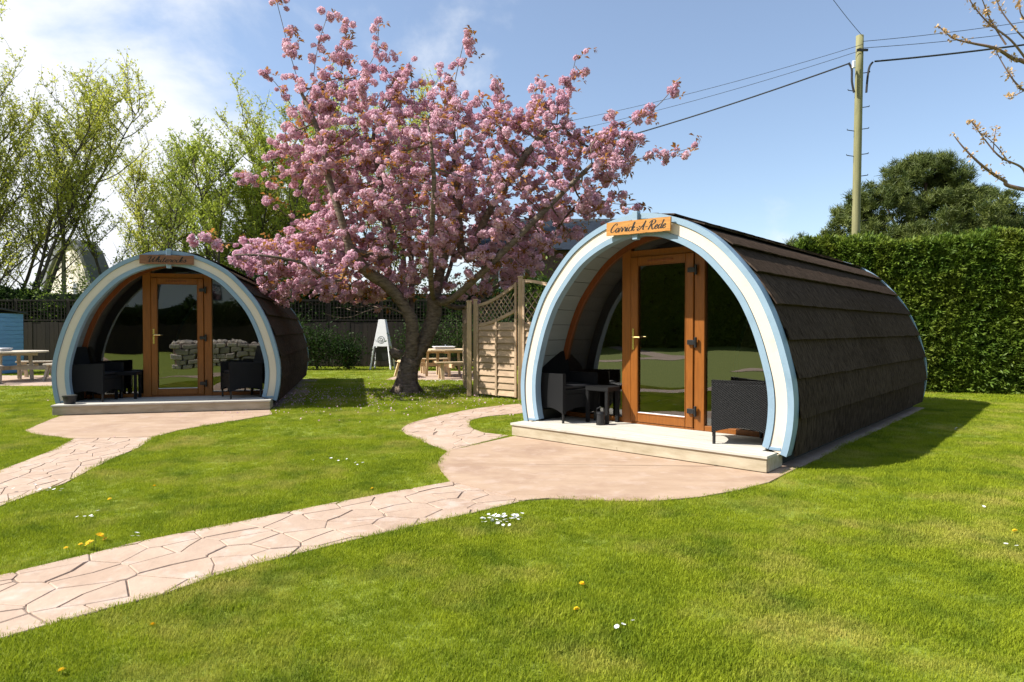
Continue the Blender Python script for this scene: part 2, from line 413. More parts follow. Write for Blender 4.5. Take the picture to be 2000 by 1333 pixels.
def scatter(name, pts, rots, scls, srcs, parent=None):
    pts = np.asarray(pts, np.float32); N = len(pts)
    me = bpy.data.meshes.new(name); me.vertices.add(N); me.vertices.foreach_set("co", pts.ravel())
    a = me.attributes.new("rot", 'FLOAT_VECTOR', 'POINT'); a.data.foreach_set("vector", np.asarray(rots, np.float32).ravel())
    a = me.attributes.new("scl", 'FLOAT', 'POINT'); a.data.foreach_set("value", np.asarray(scls, np.float32))
    a = me.attributes.new("var", 'INT', 'POINT'); a.data.foreach_set("value", rng.integers(0, len(srcs), N).astype(np.int32))
    me.update()
    o = link(name, me, parent); md = o.modifiers.new("scatter", 'NODES'); md.node_group = instancer(srcs)
    return o
def source(name, mesh): return bpy.data.objects.new(name, mesh)      # never linked to the scene itself
def rand_rot(N, tilt=math.pi): return np.stack([rng.uniform(-tilt,tilt,N), rng.uniform(-tilt,tilt,N), rng.uniform(-math.pi,math.pi,N)], 1)

def leaf_quads(P, size, asp=.45, droop=None, jit=.4):
    """diamond leaves with random attitude at points P -> (N*4,3)"""
    N = len(P); d = rng.normal(size=(N,3)); d[:,2] += 0 if droop is None else droop
    d /= np.linalg.norm(d,axis=1)[:,None]
    e = rng.normal(size=(N,3)); e -= d*(e*d).sum(1)[:,None]; e /= np.linalg.norm(e,axis=1)[:,None]
    L = size*(1+jit*rng.uniform(-1,1,N))[:,None]; W = L*asp
    q = np.stack([P, P+d*L*.5+e*W*.5, P+d*L, P+d*L*.5-e*W*.5], 1)
    return q.reshape(-1,3)

def inside(poly, X, Y):
    r = np.zeros(len(X), bool); n = len(poly)
    for i in range(n):
        x0,y0 = poly[i][:2]; x1,y1 = poly[(i+1)%n][:2]
        c = ((y0>Y)!=(y1>Y))
        with np.errstate(divide='ignore', invalid='ignore'):
            r ^= c & (X < (x1-x0)*(Y-y0)/((y1-y0) if y1!=y0 else 1e-9)+x0)
    return r
def catmull(P, k=6):
    P = [Vector(p) for p in P]; o = []
    for i in range(len(P)-1):
        a,b,c,d = P[max(i-1,0)],P[i],P[i+1],P[min(i+2,len(P)-1)]
        for j in range(k):
            t=j/k; o.append(.5*((2*b)+(c-a)*t+(2*a-5*b+4*c-d)*t*t+(3*b-a-3*c+d)*t**3))
    o.append(P[-1]); return o

#@@LAYOUT
# ------------------------------------------------------------------ ground, paths, patios
g = MB(); g.add([(-900,-900,0),(900,-900,0),(900,900,0),(-900,900,0)], [(0,1,2,3)])
tag(g.build('lawn', M['soil']), kind='structure')

def pix(pts): return [G(x, y)[:2] for x, y in pts]
def resample(P, n):
    P = np.array(P); d = np.r_[0, np.cumsum(np.linalg.norm(np.diff(P,axis=0),axis=1))]
    s = np.linspace(0, d[-1], n); return np.stack([np.interp(s, d, P[:,0]), np.interp(s, d, P[:,1])],1), d[-1]
def clip_half(poly, a, b, c):          # keep a*x+b*y<=c
    o = []
    for i in range(len(poly)):
        p, q = poly[i], poly[(i+1)%len(poly)]; fp = a*p[0]+b*p[1]-c; fq = a*q[0]+b*q[1]-c
        if fp <= 0: o.append(p)
        if (fp < 0 < fq) or (fq < 0 < fp):
            t = fp/(fp-fq); o.append((p[0]+(q[0]-p[0])*t, p[1]+(q[1]-p[1])*t))
    return o
def strip_path(name, E0, E1, cell, gap, seed, rows_jit=.62):
    """paved strip between two edge lines; crazy-paved stones are cells of a jittered grid bent along the strip"""
    r = random.Random(seed); n = 60
    A, la = resample(E0, n); B, lb = resample(E1, n); L = (la+lb)/2
    W = float(np.mean(np.linalg.norm(A-B,axis=1)))
    def world(s, t):
        k = min(max(s/L,0),1)*(n-1); i = min(int(k), n-2); f = k-i
        a = A[i]*(1-f)+A[i+1]*f; b = B[i]*(1-f)+B[i+1]*f; q = a*(1-t/W)+b*(t/W); return (float(q[0]), float(q[1]))
    poly = [tuple(p) for p in A] + [tuple(p) for p in B[::-1]]
    base = MB(); vs = []
    for i in range(n): vs += [(A[i][0],A[i][1], .004),(B[i][0],B[i][1],.004)]
    base.add(vs, [(2*i,2*i+1,2*i+3,2*i+2) for i in range(n-1)])
    root = base.build(name, M['joint']); tag(root, kind='structure')
    S = []; nx = max(1,int(L/cell)); ny = max(1,int(round(W/(cell*.70))))
    for i in range(-1,nx+1):
        for j in range(-1,ny+1):
            S.append(((i+.5+.5*(j%2)+r.uniform(-rows_jit,rows_jit))*L/nx, (j+.5+r.uniform(-rows_jit,rows_jit)*.8)*W/ny))
    for (sx,sy) in S:
        c = [(0,0),(L,0),(L,W),(0,W)]
        for (qx,qy) in S:
            if (qx,qy)==(sx,sy) or abs(qx-sx)>cell*3.4: continue
            dx,dy = qx-sx,qy-sy; dd = math.hypot(dx,dy); g_ = gap*r.choice((.12,.3,.6,1.0,1.7))
            c = clip_half(c, dx/dd, dy/dd, (dx*(sx+qx)/2+dy*(sy+qy)/2)/dd - g_/2)
            if len(c)<3: break
        if len(c)<3: continue
        # break straight sides so that the joints wander
        pts = []
        for k in range(len(c)):
            p,q = c[k],c[(k+1)%len(c)]; m_ = max(1,int(math.hypot(q[0]-p[0],q[1]-p[1])/.14))
            for t_ in range(m_): 
                f = t_/m_; x,y = p[0]+(q[0]-p[0])*f, p[1]+(q[1]-p[1])*f
                wob = .024 if 0<f else 0
                if y<.001 or y>W-.001 or x<.001 or x>L-.001: wob = 0
                # the wander is a function of place, so that neighbours keep parallel edges
                pts.append((x+wob*math.sin(9*y+5*x+seed), y+wob*math.sin(8*x-6*y+seed)))
        area = abs(sum(pts[k][0]*pts[(k+1)%len(pts)][1]-pts[(k+1)%len(pts)][0]*pts[k][1] for k in range(len(pts))))/2
        if area < .0008: continue
        cx = sum(p[0] for p in pts)/len(pts); cy = sum(p[1] for p in pts)/len(pts)
        o = world(cx,cy); top = [world(*p) for p in pts]; m = len(top)
        zt = .011+r.uniform(-.001,.0015)
        inn = [(o[0]+(x-o[0])*.965, o[1]+(y-o[1])*.965) for x,y in top]
        mb = MB()
        tl = (r.uniform(-.004,.004), r.uniform(-.004,.004))
        mb.add([(x-o[0],y-o[1],.0043) for x,y in top]+[(x-o[0],y-o[1],zt-.004) for x,y in top]+[(x-o[0],y-o[1],zt+(x-o[0])*tl[0]+(y-o[1])*tl[1]) for x,y in inn],
               [(k,(k+1)%m,m+(k+1)%m,m+k) for k in range(m)]+[(m+k,m+(k+1)%m,2*m+(k+1)%m,2*m+k) for k in range(m)]+[tuple(range(2*m,3*m))])
        me = mb.mesh('paving_stone', M['concrete']); bm = bmesh.new(); bm.from_mesh(me); bmesh.ops.recalc_face_normals(bm, faces=bm.faces[:]); bm.to_mesh(me); bm.free()
        link('paving_stone', me, root, (o[0],o[1],0))
    return poly
def slab(name, poly, z, material):
    mb = MB(); n = len(poly)
    mb.add([(p[0],p[1],0.001) for p in poly]+[(p[0],p[1],z) for p in poly], [tuple(range(n,2*n))]+[(i,(i+1)%n,n+(i+1)%n,n+i) for i in range(n)])
    me = mb.mesh(name, material); bm = bmesh.new(); bm.from_mesh(me); bmesh.ops.recalc_face_normals(bm, faces=bm.faces[:]); bm.to_mesh(me); bm.free()
    return tag(link(name, me), kind='structure')

up = [(-900,1290),(-260,1185),(-120,1155),(0,1127),(70,1110),(140,1094),(215,1075),(280,1059),(375,1040),(465,1022),(550,1005),(650,985),(750,966),(881,943)]
lo = [(-900,1500),(-260,1330),(-120,1288),(0,1252),(100,1222),(200,1195),(280,1175),(350,1155),(425,1127),(500,1105),(600,1080),(700,1055),(800,1032),(900,1010),(1025,980)]
path_front = strip_path('garden_path', pix(up), pix(lo), .29, .010, 3)
up2 = [(-1300,1130),(-700,1075),(-300,1020),(-150,975),(0,921),(50,902),(100,882),(145,859)]
lo2 = [(-1300,1270),(-700,1190),(-300,1130),(-150,1055),(0,991),(50,972),(125,947),(175,920),(225,895),(270,877),(303,855)]
path_left = strip_path('garden_path', pix(up2), pix(lo2), .29, .010, 9)
rl = [(875,883),(838,869),(803,855),(784,843),(786,835),(803,828),(838,818),(877,809),(936,798),(1014,790)]
rr = [(994,852),(975,850),(944,847),(924,839.5),(916,830),(920,822),(944,816),(975,812),(1018,809),(1040,806)]
path_rear = strip_path('garden_path', pix(rl), pix(rr), .36, .007, 5)

POD_A = (1.166, 6.984, math.radians(-41.93)); POD_B = (-5.569, 10.283, math.radians(13.74))
def pw(P, u, v): return (P[0]+u*math.cos(P[2])-v*math.sin(P[2]), P[1]+u*math.sin(P[2])+v*math.cos(P[2]))
patA = pix([(1560,915),(1501,945),(1443,960),(1365,974),(1287,981),(1209,982),(1131,979),(1072,976),(1025,980),(881,943),(862,923),(855,908),(860,896),(875,883)]) \
     + [pw(POD_A,-1.55,-.02), pw(POD_A,-1.4,.6), pw(POD_A,1.4,.6), pw(POD_A,1.72,.5)]
patA = [tuple(p)[:2] for p in patA[:5]] + patA[5:]
slab('patio', patA, .0135, M['patio'])
patB = pix([(97,822),(50,842),(65,849),(145,859),(303,855),(350,842),(532,811)]) + [pw(POD_B,1.5,.5), pw(POD_B,-1.5,.5)]
slab('patio', patB, .0135, M['patio'])
slab_t = [(-3.35,16.95),(-.6,16.95),(-.6,20.6),(-3.35,20.6)]
slab('paved_pad', slab_t, .015, M['concrete'])
slab_l = [(-15.6,15.2),(-10.6,15.2),(-10.6,18.6),(-15.6,18.6)]
slab('paved_pad', slab_l, .015, M['concrete'])
# gravel margin and concrete footing along each pod's side
def margin(P, u0, u1, v0, v1, z, m, nm):
    return slab(nm, [pw(P,u0,v0),pw(P,u1,v0),pw(P,u1,v1),pw(P,u0,v1)], z, m)
margin(POD_A, 1.45, 1.72, .52, 6.9, .012, M['concrete'], 'footing'); margin(POD_A, -1.72, -1.45, .62, 6.9, .012, M['concrete'], 'footing')
margin(POD_B, 1.45, 2.0, .55, 6.9, .010, M['gravel'], 'gravel_margin'); margin(POD_B, -1.8, -1.45, .55, 6.9, .010, M['gravel'], 'gravel_margin')
# paths behind the camera (they show in the door glass)
path_b1 = [(-40,-3.5),(-19,-1.2),(-17,6),(-18.6,6),(-20.5,0.2),(-40,-2.0)]
path_b2 = [(-9.5,-14),(-8.3,-6),(-9.5,1.0),(-10.8,1.0),(-9.7,-6),(-11,-14)]
slab('garden_path', path_b1, .012, M['patio']); slab('garden_path', path_b2, .012, M['patio'])
pod_foot = [[pw(P,-1.62,-.02),pw(P,1.62,-.02),pw(P,1.72,.5),pw(P,1.72,7.0),pw(P,-1.72,7.0),pw(P,-1.72,.5)] for P in (POD_A, POD_B)]
NO_GRASS = [path_front, path_left, path_rear, patA, patB, slab_t, slab_l, path_b1, path_b2] + pod_foot

#@@GRASS
def blade_tuft(seed, n, spread, hgt, wid):
    r = np.random.default_rng(seed); vs = []
    for i in range(n):
        a = r.uniform(0,2*math.pi); rr_ = spread*math.sqrt(r.uniform()); b = np.array([rr_*math.cos(a), rr_*math.sin(a), -.004])
        la = r.uniform(0,2*math.pi); lean = r.uniform(.1,1.0); h = hgt*r.uniform(.55,1.15)
        d = np.array([math.cos(la)*math.sin(lean), math.sin(la)*math.sin(lean), math.cos(lean)])
        s = np.array([-math.sin(la), math.cos(la), 0])*wid*r.uniform(.7,1.2)
        mid = b + np.array([0,0,1])*h*.45 + d*h*.12; tip = b + np.array([0,0,1])*h*.35 + d*h*.75
        vs += [b-s/2, b+s/2, mid+s*.42, mid-s*.42,  mid-s*.42, mid+s*.42, tip+s*.06, tip-s*.06]
    return source('tuft', np_mesh('tuft', np.array(vs), 4, M['grass']))
tufts = [blade_tuft(s, 26, .055, .026, .0032) for s in range(4)]
tufts_far = [blade_tuft(10+s, 22, .11, .033, .008) for s in range(3)]
def lawn_points(y0, y1, dens, margin_x):
    xs = y1*.80+margin_x; N = int(dens*(2*xs)*(y1-y0))
    X = rng.uniform(-xs,xs,N); Y = rng.uniform(y0,y1,N); k = np.abs(X) < Y*.80+margin_x
    X, Y = X[k], Y[k]; bad = np.zeros(len(X), bool)
    jx, jy = X+rng.normal(0,.014,len(X)), Y+rng.normal(0,.014,len(X))
    for p in NO_GRASS: bad |= inside(p, jx, jy)
    return np.stack([X[~bad],Y[~bad],np.zeros((~bad).sum())],1)
near = np.concatenate([lawn_points(1.2,4.5,2000,1.2), lawn_points(4.5,8,1300,1.2), lawn_points(8,12,700,1.0)])
far = np.concatenate([lawn_points(12,17,170,1.0), lawn_points(17,23,90,1.0)])
clump = lambda P: .72+.55*(np.sin(P[:,0]*3.1+1.3*np.sin(P[:,1]*2.3))*np.sin(P[:,1]*2.7+P[:,0]*.9)*.5+.5)
o = scatter('grass', near, rand_rot(len(near), .22), clump(near)*rng.uniform(.75,1.2,len(near)), tufts); tag(o, 'short mown grass with yellowish patches across the lawn', 'grass', kind='stuff')
o = scatter('grass', far, rand_rot(len(far), .2), clump(far)*rng.uniform(.75,1.15,len(far)), tufts_far); tag(o, 'sunlit grass of the lawn beyond the pods towards the fence', 'grass', kind='stuff')

#@@PODS
# ------------------------------------------------------------------ camping pods
PROF = [(.13,1.645),(.20,1.665),(.40,1.700),(.63,1.712),(.85,1.692),(1.05,1.648),(1.30,1.577),(1.55,1.482),(1.80,1.353),(2.05,1.164),(2.28,.944),(2.43,.728),(2.545,.482),(2.618,.230),(2.642,0.0)]
def profile(off, n=64, zbase=None):
    """half-arch as a closed-form curve: list of (u,z) from left foot over the top to the right foot, offset inwards by off"""
    half = catmull([(u,0,z) for z,u in PROF], 8)
    L = [Vector((-p.x,0,p.z)) for p in half]; Rr = [Vector((p.x,0,p.z)) for p in half[::-1]]
    full = L + Rr[1:]
    o = []
    for i,p in enumerate(full):
        t = (full[min(i+1,len(full)-1)]-full[max(i-1,0)]).normalized(); nrm = Vector((-t.z,0,t.x))   # outward (left-up)
        o.append(p - nrm*off)
    # even arc length
    a = np.array([(p.x,p.z) for p in o]); d = np.r_[0,np.cumsum(np.linalg.norm(np.diff(a,axis=0),axis=1))]
    s = np.linspace(0,d[-1],n+1); q = np.stack([np.interp(s,d,a[:,0]),np.interp(s,d,a[:,1])],1)
    q = q.copy()
    if zbase is not None: q[:,1] = np.maximum(q[:,1], zbase)
    return q
def band(mb, q0, q1, v0, v1, mi=0):
    """solid arch band between two profiles"""
    n = len(q0); b = len(mb.v)
    for (a,c) in zip(q0,q1):
        mb.v += [(a[0],v0,a[1]),(c[0],v0,c[1]),(c[0],v1,c[1]),(a[0],v1,a[1])]
    for i in range(n-1):
        for k in range(4):
            k2=(k+1)%4; mb.f.append((b+i*4+k,b+i*4+k2,b+(i+1)*4+k2,b+(i+1)*4+k)); mb.m.append(mi)
    mb.f += [(b,b+3,b+2,b+1),(b+(n-1)*4,b+(n-1)*4+1,b+(n-1)*4+2,b+(n-1)*4+3)]; mb.m += [mi,mi]
    return mb
def fix(me):
    bm = bmesh.new(); bm.from_mesh(me); bmesh.ops.recalc_face_normals(bm, faces=bm.faces[:]); bm.to_mesh(me); bm.free(); return me
DZ = .176; DV = 1.04; AV = .355; RV = 6.95
GLYPH = {
 'a': (1.0,[[(.75,.85),(.4,1),(.1,.6),(.15,.15),(.4,0),(.7,.4),(.8,.95)],[(.8,.95),(.72,.3),(.85,0),(1.1,.25)]]),
 'r': (.82,[[(0,.2),(.2,.9),(.3,1.08),(.45,.9),(.7,.86)],[(.65,.88),(.58,.4),(.65,.05),(.9,.2)]]),
 'i': (.5,[[(0,.25),(.2,.95)],[(.2,.95),(.13,.2),(.3,0),(.55,.25)],[(.26,1.4),(.27,1.5)]]),
 'c': (.72,[[(.7,.8),(.5,1),(.2,.8),(.1,.4),(.25,.05),(.5,0),(.8,.3)]]),
 'k': (.88,[[(0,.3),(.35,1.4),(.4,2.0),(.25,2.0),(.15,1.2),(.08,0)],[(.1,.5),(.45,.98),(.6,.82),(.3,.55)],[(.3,.55),(.55,.03),(.9,.25)]]),
 'e': (.74,[[(.1,.4),(.5,.6),(.6,.9),(.4,1.0),(.15,.7),(.1,.3),(.3,0),(.55,.05),(.8,.35)]]),
 'd': (1.02,[[(.7,.85),(.4,1),(.1,.6),(.15,.15),(.4,0),(.7,.4)],[(.9,2.0),(.76,.9),(.7,.2),(.85,0),(1.1,.25)]]),
 'h': (.86,[[(0,.3),(.35,1.4),(.4,2.0),(.25,2.0),(.15,1.2),(.05,0)],[(.1,.5),(.35,.97),(.55,.9),(.5,.3),(.62,0),(.9,.25)]]),
 't': (.62,[[(.3,1.7),(.18,.6),(.2,.1),(.4,0),(.65,.3)],[(-.08,1.12),(.6,1.2)]]),
 'o': (.86,[[(.45,1),(.15,.75),(.1,.3),(.35,0),(.65,.3),(.65,.8),(.45,1)],[(.55,.85),(.72,.72),(.95,.8)]]),
 's': (.72,[[(0,.25),(.4,1.1),(.45,.8),(.6,.4),(.45,.05),(.12,.05)]]),
 'C': (1.2,[[(1.12,1.55),(1.2,1.95),(.9,2.1),(.4,1.65),(.08,.8),(.2,.15),(.6,0),(1.15,.5)]]),
 'A': (1.35,[[(.1,.45),(-.25,.25),(-.1,-.05),(.3,.2),(.75,1.1),(1.15,2.15)],[(1.15,2.15),(1.02,1),(1.05,.1),(1.3,.15)],[(-.02,1.0),(.2,.74),(1.2,.85)]]),
 'R': (1.42,[[(.5,2.0),(.35,1),(.08,-.05)],[(-.1,1.5),(.4,2.1),(1.1,2.05),(1.2,1.5),(.8,1.1),(.4,1.0)],[(.6,1.05),(.8,.4),(1.1,-.05),(1.5,.2)]]),
 'W': (1.75,[[(-.35,1.35),(-.15,1.95),(.25,1.95),(.22,1),(.3,.05),(.5,.1),(.9,1.2),(1.15,1.95)],[(1.15,1.95),(1.0,1),(1.1,.05),(1.4,.3),(1.7,1.2),(1.85,2.15)]]),
 '-': (.86,[[(.08,.62),(.6,.72)]]),
}
def lettering(text, width, xh):
    """pen strokes, broad on the downstroke; returns an MB in the sign's x-z plane at y=0"""
    mb = MB(); x = 0; st = []
    for ch in text:
        adv, ss = GLYPH[ch]
        for s in ss: st.append([(x+px+.30*py, py) for px,py in s])
        x += adv*1.0
    k = width/x
    for s in st:
        P = catmull([(a*k, 0, b*xh) for a,b in s], 5); L = []; Rg = []
        for i,p in enumerate(P):
            d = (P[min(i+1,len(P)-1)]-P[max(i-1,0)]); d = d.normalized() if d.length>0 else Vector((1,0,0))
            w = xh*(.12+.25*abs(d.z)**1.5*(1 if d.z<0 else .35)); nn = Vector((-d.z,0,d.x))
            L.append(p+nn*w/2); Rg.append(p-nn*w/2)
        b = len(mb.v); mb.v += [tuple(p) for p in L]+[tuple(p) for p in Rg]; n = len(L)
        for i in range(n-1): mb.f.append((b+i,b+i+1,b+n+i+1,b+n+i)); mb.m.append(0)
    return mb
PM = {}
def cached(key, fn):
    if key not in PM: PM[key] = fn()
    return PM[key]
def make_pod(P, text, sign_mat, label, sx, tilt):
    root = empty('camping_pod', (P[0],P[1],0), P[2])
    tag(root, label, 'camping pod', 'two glamping pods on the lawn')
    def part(name, key, fn, parent=root, loc=None, rot=None): return link(name, cached(key, fn), parent, loc, rot)
    # --- front arch
    part('arch_fascia', 'arch_fascia', lambda: fix(band(MB(), profile(.056,96), profile(.168,96), AV+.004, AV+.07).mesh('arch_fascia', M['cream'], False)))
    part('outer_rim', 'outer_rim', lambda: fix(band(MB(), profile(-.010,96), profile(.052,96), AV-.012, AV+.13).mesh('outer_rim', M['blue'])))
    part('inner_rim', 'inner_rim', lambda: fix(band(MB(), profile(.172,96), profile(.236,96), AV-.008, AV+.10).mesh('inner_rim', M['blue'])))
    part('arch_backing', 'arch_backing', lambda: fix(band(MB(), profile(.0525,96), profile(.1715,96), AV+.012, AV+.098).mesh('arch_backing', M['blue'])))
    for s in (-1,1):
        def foot(s=s):
            m = MB(); m.box(min(s*1.478,s*1.60),max(s*1.478,s*1.60),AV-.002,AV+.07,DZ-.002,DZ+.032); return m.mesh('foot_block', M['blue'], bevel=.004)
        part('foot_block', 'foot%d'%s, foot)
    part('key_block', 'key', lambda: (lambda m: (m.box(-.035,.035,AV-.05,AV+.02,2.545,2.672), m.mesh('key_block', M['blue'], bevel=.004))[1])(MB()))
    part('key_block', 'key2', lambda: (lambda m: (m.box(-.032,.032,AV-.045,AV+.02,2.355,2.42), m.mesh('key_block', M['blue'], bevel=.004))[1])(MB()))
    # --- rear arch and back wall
    part('rear_rim', 'rear_rim', lambda: fix(band(MB(), profile(-.03,72), profile(.16,72), RV-.06, RV+.02).mesh('rear_rim', M['blue'])))
    def backwall():
        q = profile(.10,48); m = MB(); m.add([(a[0],RV-.05,a[1]) for a in q],[tuple(range(len(q)))]); return m.mesh('back_wall', M['cream'])
    part('back_wall', 'back_wall', backwall)
    # --- shell under the shingles, lining boards
    def shell(off, v0, v1, m, nm):
        q = profile(off,64); b = MB(); vs = []
        for a in q: vs += [(a[0],v0,a[1]),(a[0],v1,a[1])]
        b.add(vs, [(2*i,2*i+1,2*i+3,2*i+2) for i in range(len(q)-1)]); return b.mesh(nm, m, True)
    part('underlay', 'underlay', lambda: shell(.03, AV+.1, RV-.04, M['underlay'], 'underlay'))
    part('interior_lining', 'interior', lambda: shell(.10, DV+.02, RV-.08, M['interior'], 'interior_lining'))
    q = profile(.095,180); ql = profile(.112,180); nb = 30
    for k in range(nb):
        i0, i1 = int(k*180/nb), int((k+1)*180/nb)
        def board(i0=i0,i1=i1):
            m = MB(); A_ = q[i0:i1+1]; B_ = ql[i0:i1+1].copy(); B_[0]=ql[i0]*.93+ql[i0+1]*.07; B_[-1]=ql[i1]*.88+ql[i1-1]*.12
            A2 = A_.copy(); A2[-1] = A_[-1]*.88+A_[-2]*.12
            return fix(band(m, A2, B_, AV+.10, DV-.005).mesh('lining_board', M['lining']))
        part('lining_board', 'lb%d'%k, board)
    # --- shingle courses
    ncourse = 9; qs = profile(0.0, 360); half = 180
    per = half/ncourse
    for sd in (0,1):
        for c in range(ncourse):
            for j in range(5):
                def strip(sd=sd,c=c,j=j):
                    r = random.Random(c*31+j*7+sd*101); m = MB(); seg = 10; rows = 4
                    va = AV+.128+(RV-.06-AV-.128)*j/5+.002; vb = AV+.128+(RV-.06-AV-.128)*(j+1)/5-.002
                    vs = []; nrow = rows+1
                    lift = .027+r.uniform(0,.006)
                    for layer in (0,1):
                        for a in range(nrow):
                            # a=0 upper edge, a=rows lower (outer) edge; courses run from the foot (c=0) to the ridge
                            fr = a/rows; idx = (c+1.10-1.13*fr)*per
                            for b_ in range(seg+1):
                                jit = (r.uniform(-.25,.25) if (a==rows) else 0); ii = min(max(idx+jit,0),half)
                                f = ii-int(ii); i0 = min(int(ii),359); pt = qs[i0]*(1-f)+qs[i0+1]*f
                                t = qs[min(i0+1,360)]-qs[max(i0-1,0)]; t = t/np.linalg.norm(t); nn = np.array([-t[1],t[0]])
                                e = .004+lift*1.5*fr**1.4 - (.014 if layer else 0) + (r.uniform(-.002,.002) if a else 0)
                                pt = pt+nn*max(e,-.02)
                                u = pt[0] if sd==0 else -pt[0]
                                vs.append((u, va+(vb-va)*b_/seg, pt[1]))
                    n1 = seg+1; off = nrow*n1; fs = []
                    for a in range(rows):
                        for b_ in range(seg):
                            k = a*n1+b_; fs.append((k,k+1,k+n1+1,k+n1)); fs.append((off+k,off+k+n1,off+k+n1+1,off+k+1))
                    for b_ in range(seg):
                        k = rows*n1+b_; fs.append((k,k+1,off+k+1,off+k)); fs.append((b_,off+b_,off+b_+1,b_+1))
                    for a in range(rows):
                        k = a*n1; fs.append((k,k+n1,off+k+n1,off+k)); k = a*n1+seg; fs.append((k,off+k,off+k+n1,k+n1))
                    m.add(vs,fs); return fix(m.mesh('shingle_strip', M['shingle']))
                part('shingle_strip', 'sh%d_%d_%d'%(sd,c,j), strip)
    def ridge():
        m = MB(); qq = profile(-.03,360); a = [qq[k] for k in range(170,191,2)]; qq2 = profile(-.012,360); b = [qq2[k] for k in range(170,191,2)]
        return fix(band(m,a,b,AV+.13,RV-.06).mesh('ridge_cap', M['shingle']))
    part('ridge_cap','ridge',ridge)
    # --- floor, plinth, deck
    part('plinth','plinth',lambda:(lambda m:(m.box(1.50,1.545,.44,6.9,.014,.30),m.box(-1.545,-1.50,.44,6.9,.014,.30),m.box(-1.499,1.499,6.86,6.9,.014,DZ),m.mesh('plinth',M['plinth']))[-1])(MB()))
    part('floor','floor',lambda:(lambda m:(m.box(-1.46,1.46,DV+.02,6.85,DZ-.06,DZ-.004),m.mesh('floor',M['interior']))[-1])(MB()))
    vv = .003
    for k in range(8):
        w = .128; w1 = 1.60 if vv+w < AV-.01 else 1.455
        def dbrd(v=vv,w=w,w1=w1):
            m = MB(); m.box(-w1,w1,v,v+w-.005,DZ-.028,DZ); return m.mesh('deck_board', M['deck'], bevel=.0025)
        part('deck_board','deck%d'%k,dbrd); vv += w
    part('deck_fascia','fasc',lambda:(lambda m:(m.box(-1.588,1.588,.020,.042,.021,DZ-.030),m.mesh('deck_fascia',M['fascia'],bevel=.002))[-1])(MB()))
    for s in (-1,1):
        part('deck_side','fs%d'%s,lambda s=s:(lambda m:(m.box(min(s*1.57,s*1.595),max(s*1.57,s*1.592),.043,.42,.021,DZ-.030),m.mesh('deck_side',M['fascia'],bevel=.002))[-1])(MB()))
    # --- glazed front wall
    part('arch_frame','af',lambda: fix(band(MB(), profile(.114,96,DZ), profile(.185,96,DZ), DV-.035, DV+.04).mesh('arch_frame', M['oak_dark'])))
    qi = profile(.184,200)
    def top_at(u): return float(np.interp(u, qi[:,0][40:160], qi[:,1][40:160]))
    def post(u0,u1,nm):
        m = MB(); z0,z1 = top_at(u0)-.002, top_at(u1)-.002
        m.add([(u0,DV-.045,DZ+.001),(u1,DV-.045,DZ+.001),(u1,DV+.03,DZ+.001),(u0,DV+.03,DZ+.001),(u0,DV-.045,z0),(u1,DV-.045,z1),(u1,DV+.03,z1),(u0,DV+.03,z0)],
              [(0,3,2,1),(4,5,6,7),(0,1,5,4),(1,2,6,5),(2,3,7,6),(3,0,4,7)]); return m.mesh(nm,M['oak'],bevel=.005)
    part('frame_post','fp0',lambda: post(-.593,-.465,'frame_post')); part('frame_post','fp1',lambda: post(.386,.511,'frame_post'))
    part('transom','tr',lambda:(lambda m:(m.box(-.465,.386,DV-.04,DV+.03,2.245,2.325),m.mesh('transom',M['oak'],bevel=.004))[-1])(MB()))
    part('threshold','th',lambda:(lambda m:(m.box(-.465,.386,DV-.05,DV+.03,DZ+.001,DZ+.024),m.mesh('threshold',M['oak'],bevel=.003))[-1])(MB()))
    for (a,b_,kk) in ((-1.46,-.595,'l'),(.513,1.46,'r')):
        part('bottom_rail','br'+kk,lambda a=a,b_=b_:(lambda m:(m.box(a,b_,DV-.04,DV+.03,DZ+.001,DZ+.062),m.mesh('bottom_rail',M['oak'],bevel=.004))[-1])(MB()))
    def pane(u0,u1,v,z0,nm,top=None):
        us = np.linspace(u0,u1,24); m = MB()
        tp = [min(top if top else 9, (float(np.interp(u, qi[:,0][40:160], qi[:,1][40:160])) if abs(u)<1.45 else z0+.3)) for u in us]
        lo_ = [(u,v,z0) for u in us]; hi = [(u,v,t) for u,t in zip(us,tp)]
        m.add(lo_+hi,[(i,i+1,24+i+1,24+i) for i in range(23)]); return m.mesh(nm,M['glass'])
    def side_pane(s):
        # curved outer edge follows the arch frame
        pts = [p for p in profile(.184,200,DZ+.06) if (p[0] < -.593 if s<0 else p[0] > .511)]
        inner = -.593 if s<0 else .511
        zt = top_at(inner); poly = [(inner,DZ+.06)] + ([(p[0],p[1]) for p in pts] if s<0 else [(p[0],p[1]) for p in pts[::-1]]) + [(inner,zt)]
        m = MB(); m.add([(u,DV,z) for u,z in poly],[tuple(range(len(poly)))]); return fix(m.mesh('side_pane',M['glass']))
    part('side_pane','spl',lambda: side_pane(-1)); part('side_pane','spr',lambda: side_pane(1))
    part('fanlight','fan',lambda: pane(-.46,.38,DV,2.32,'fanlight'))
    # door
    def leaf():
        m = MB(); a0,a1,b0,b1 = -.459,.380,DZ+.027,2.243; w=.097; y0,y1=DV-.062,DV-.004
        m.box(a0,a0+w,y0,y1,b0,b1); m.box(a1-w,a1,y0,y1,b0,b1); m.box(a0+w+.001,a1-w-.001,y0+.001,y1-.001,b0,b0+.105); m.box(a0+w+.001,a1-w-.001,y0+.001,y1-.001,b1-.105,b1)
        return m.mesh('door', M['oak'], bevel=.007)
    d = part('door','door',leaf)
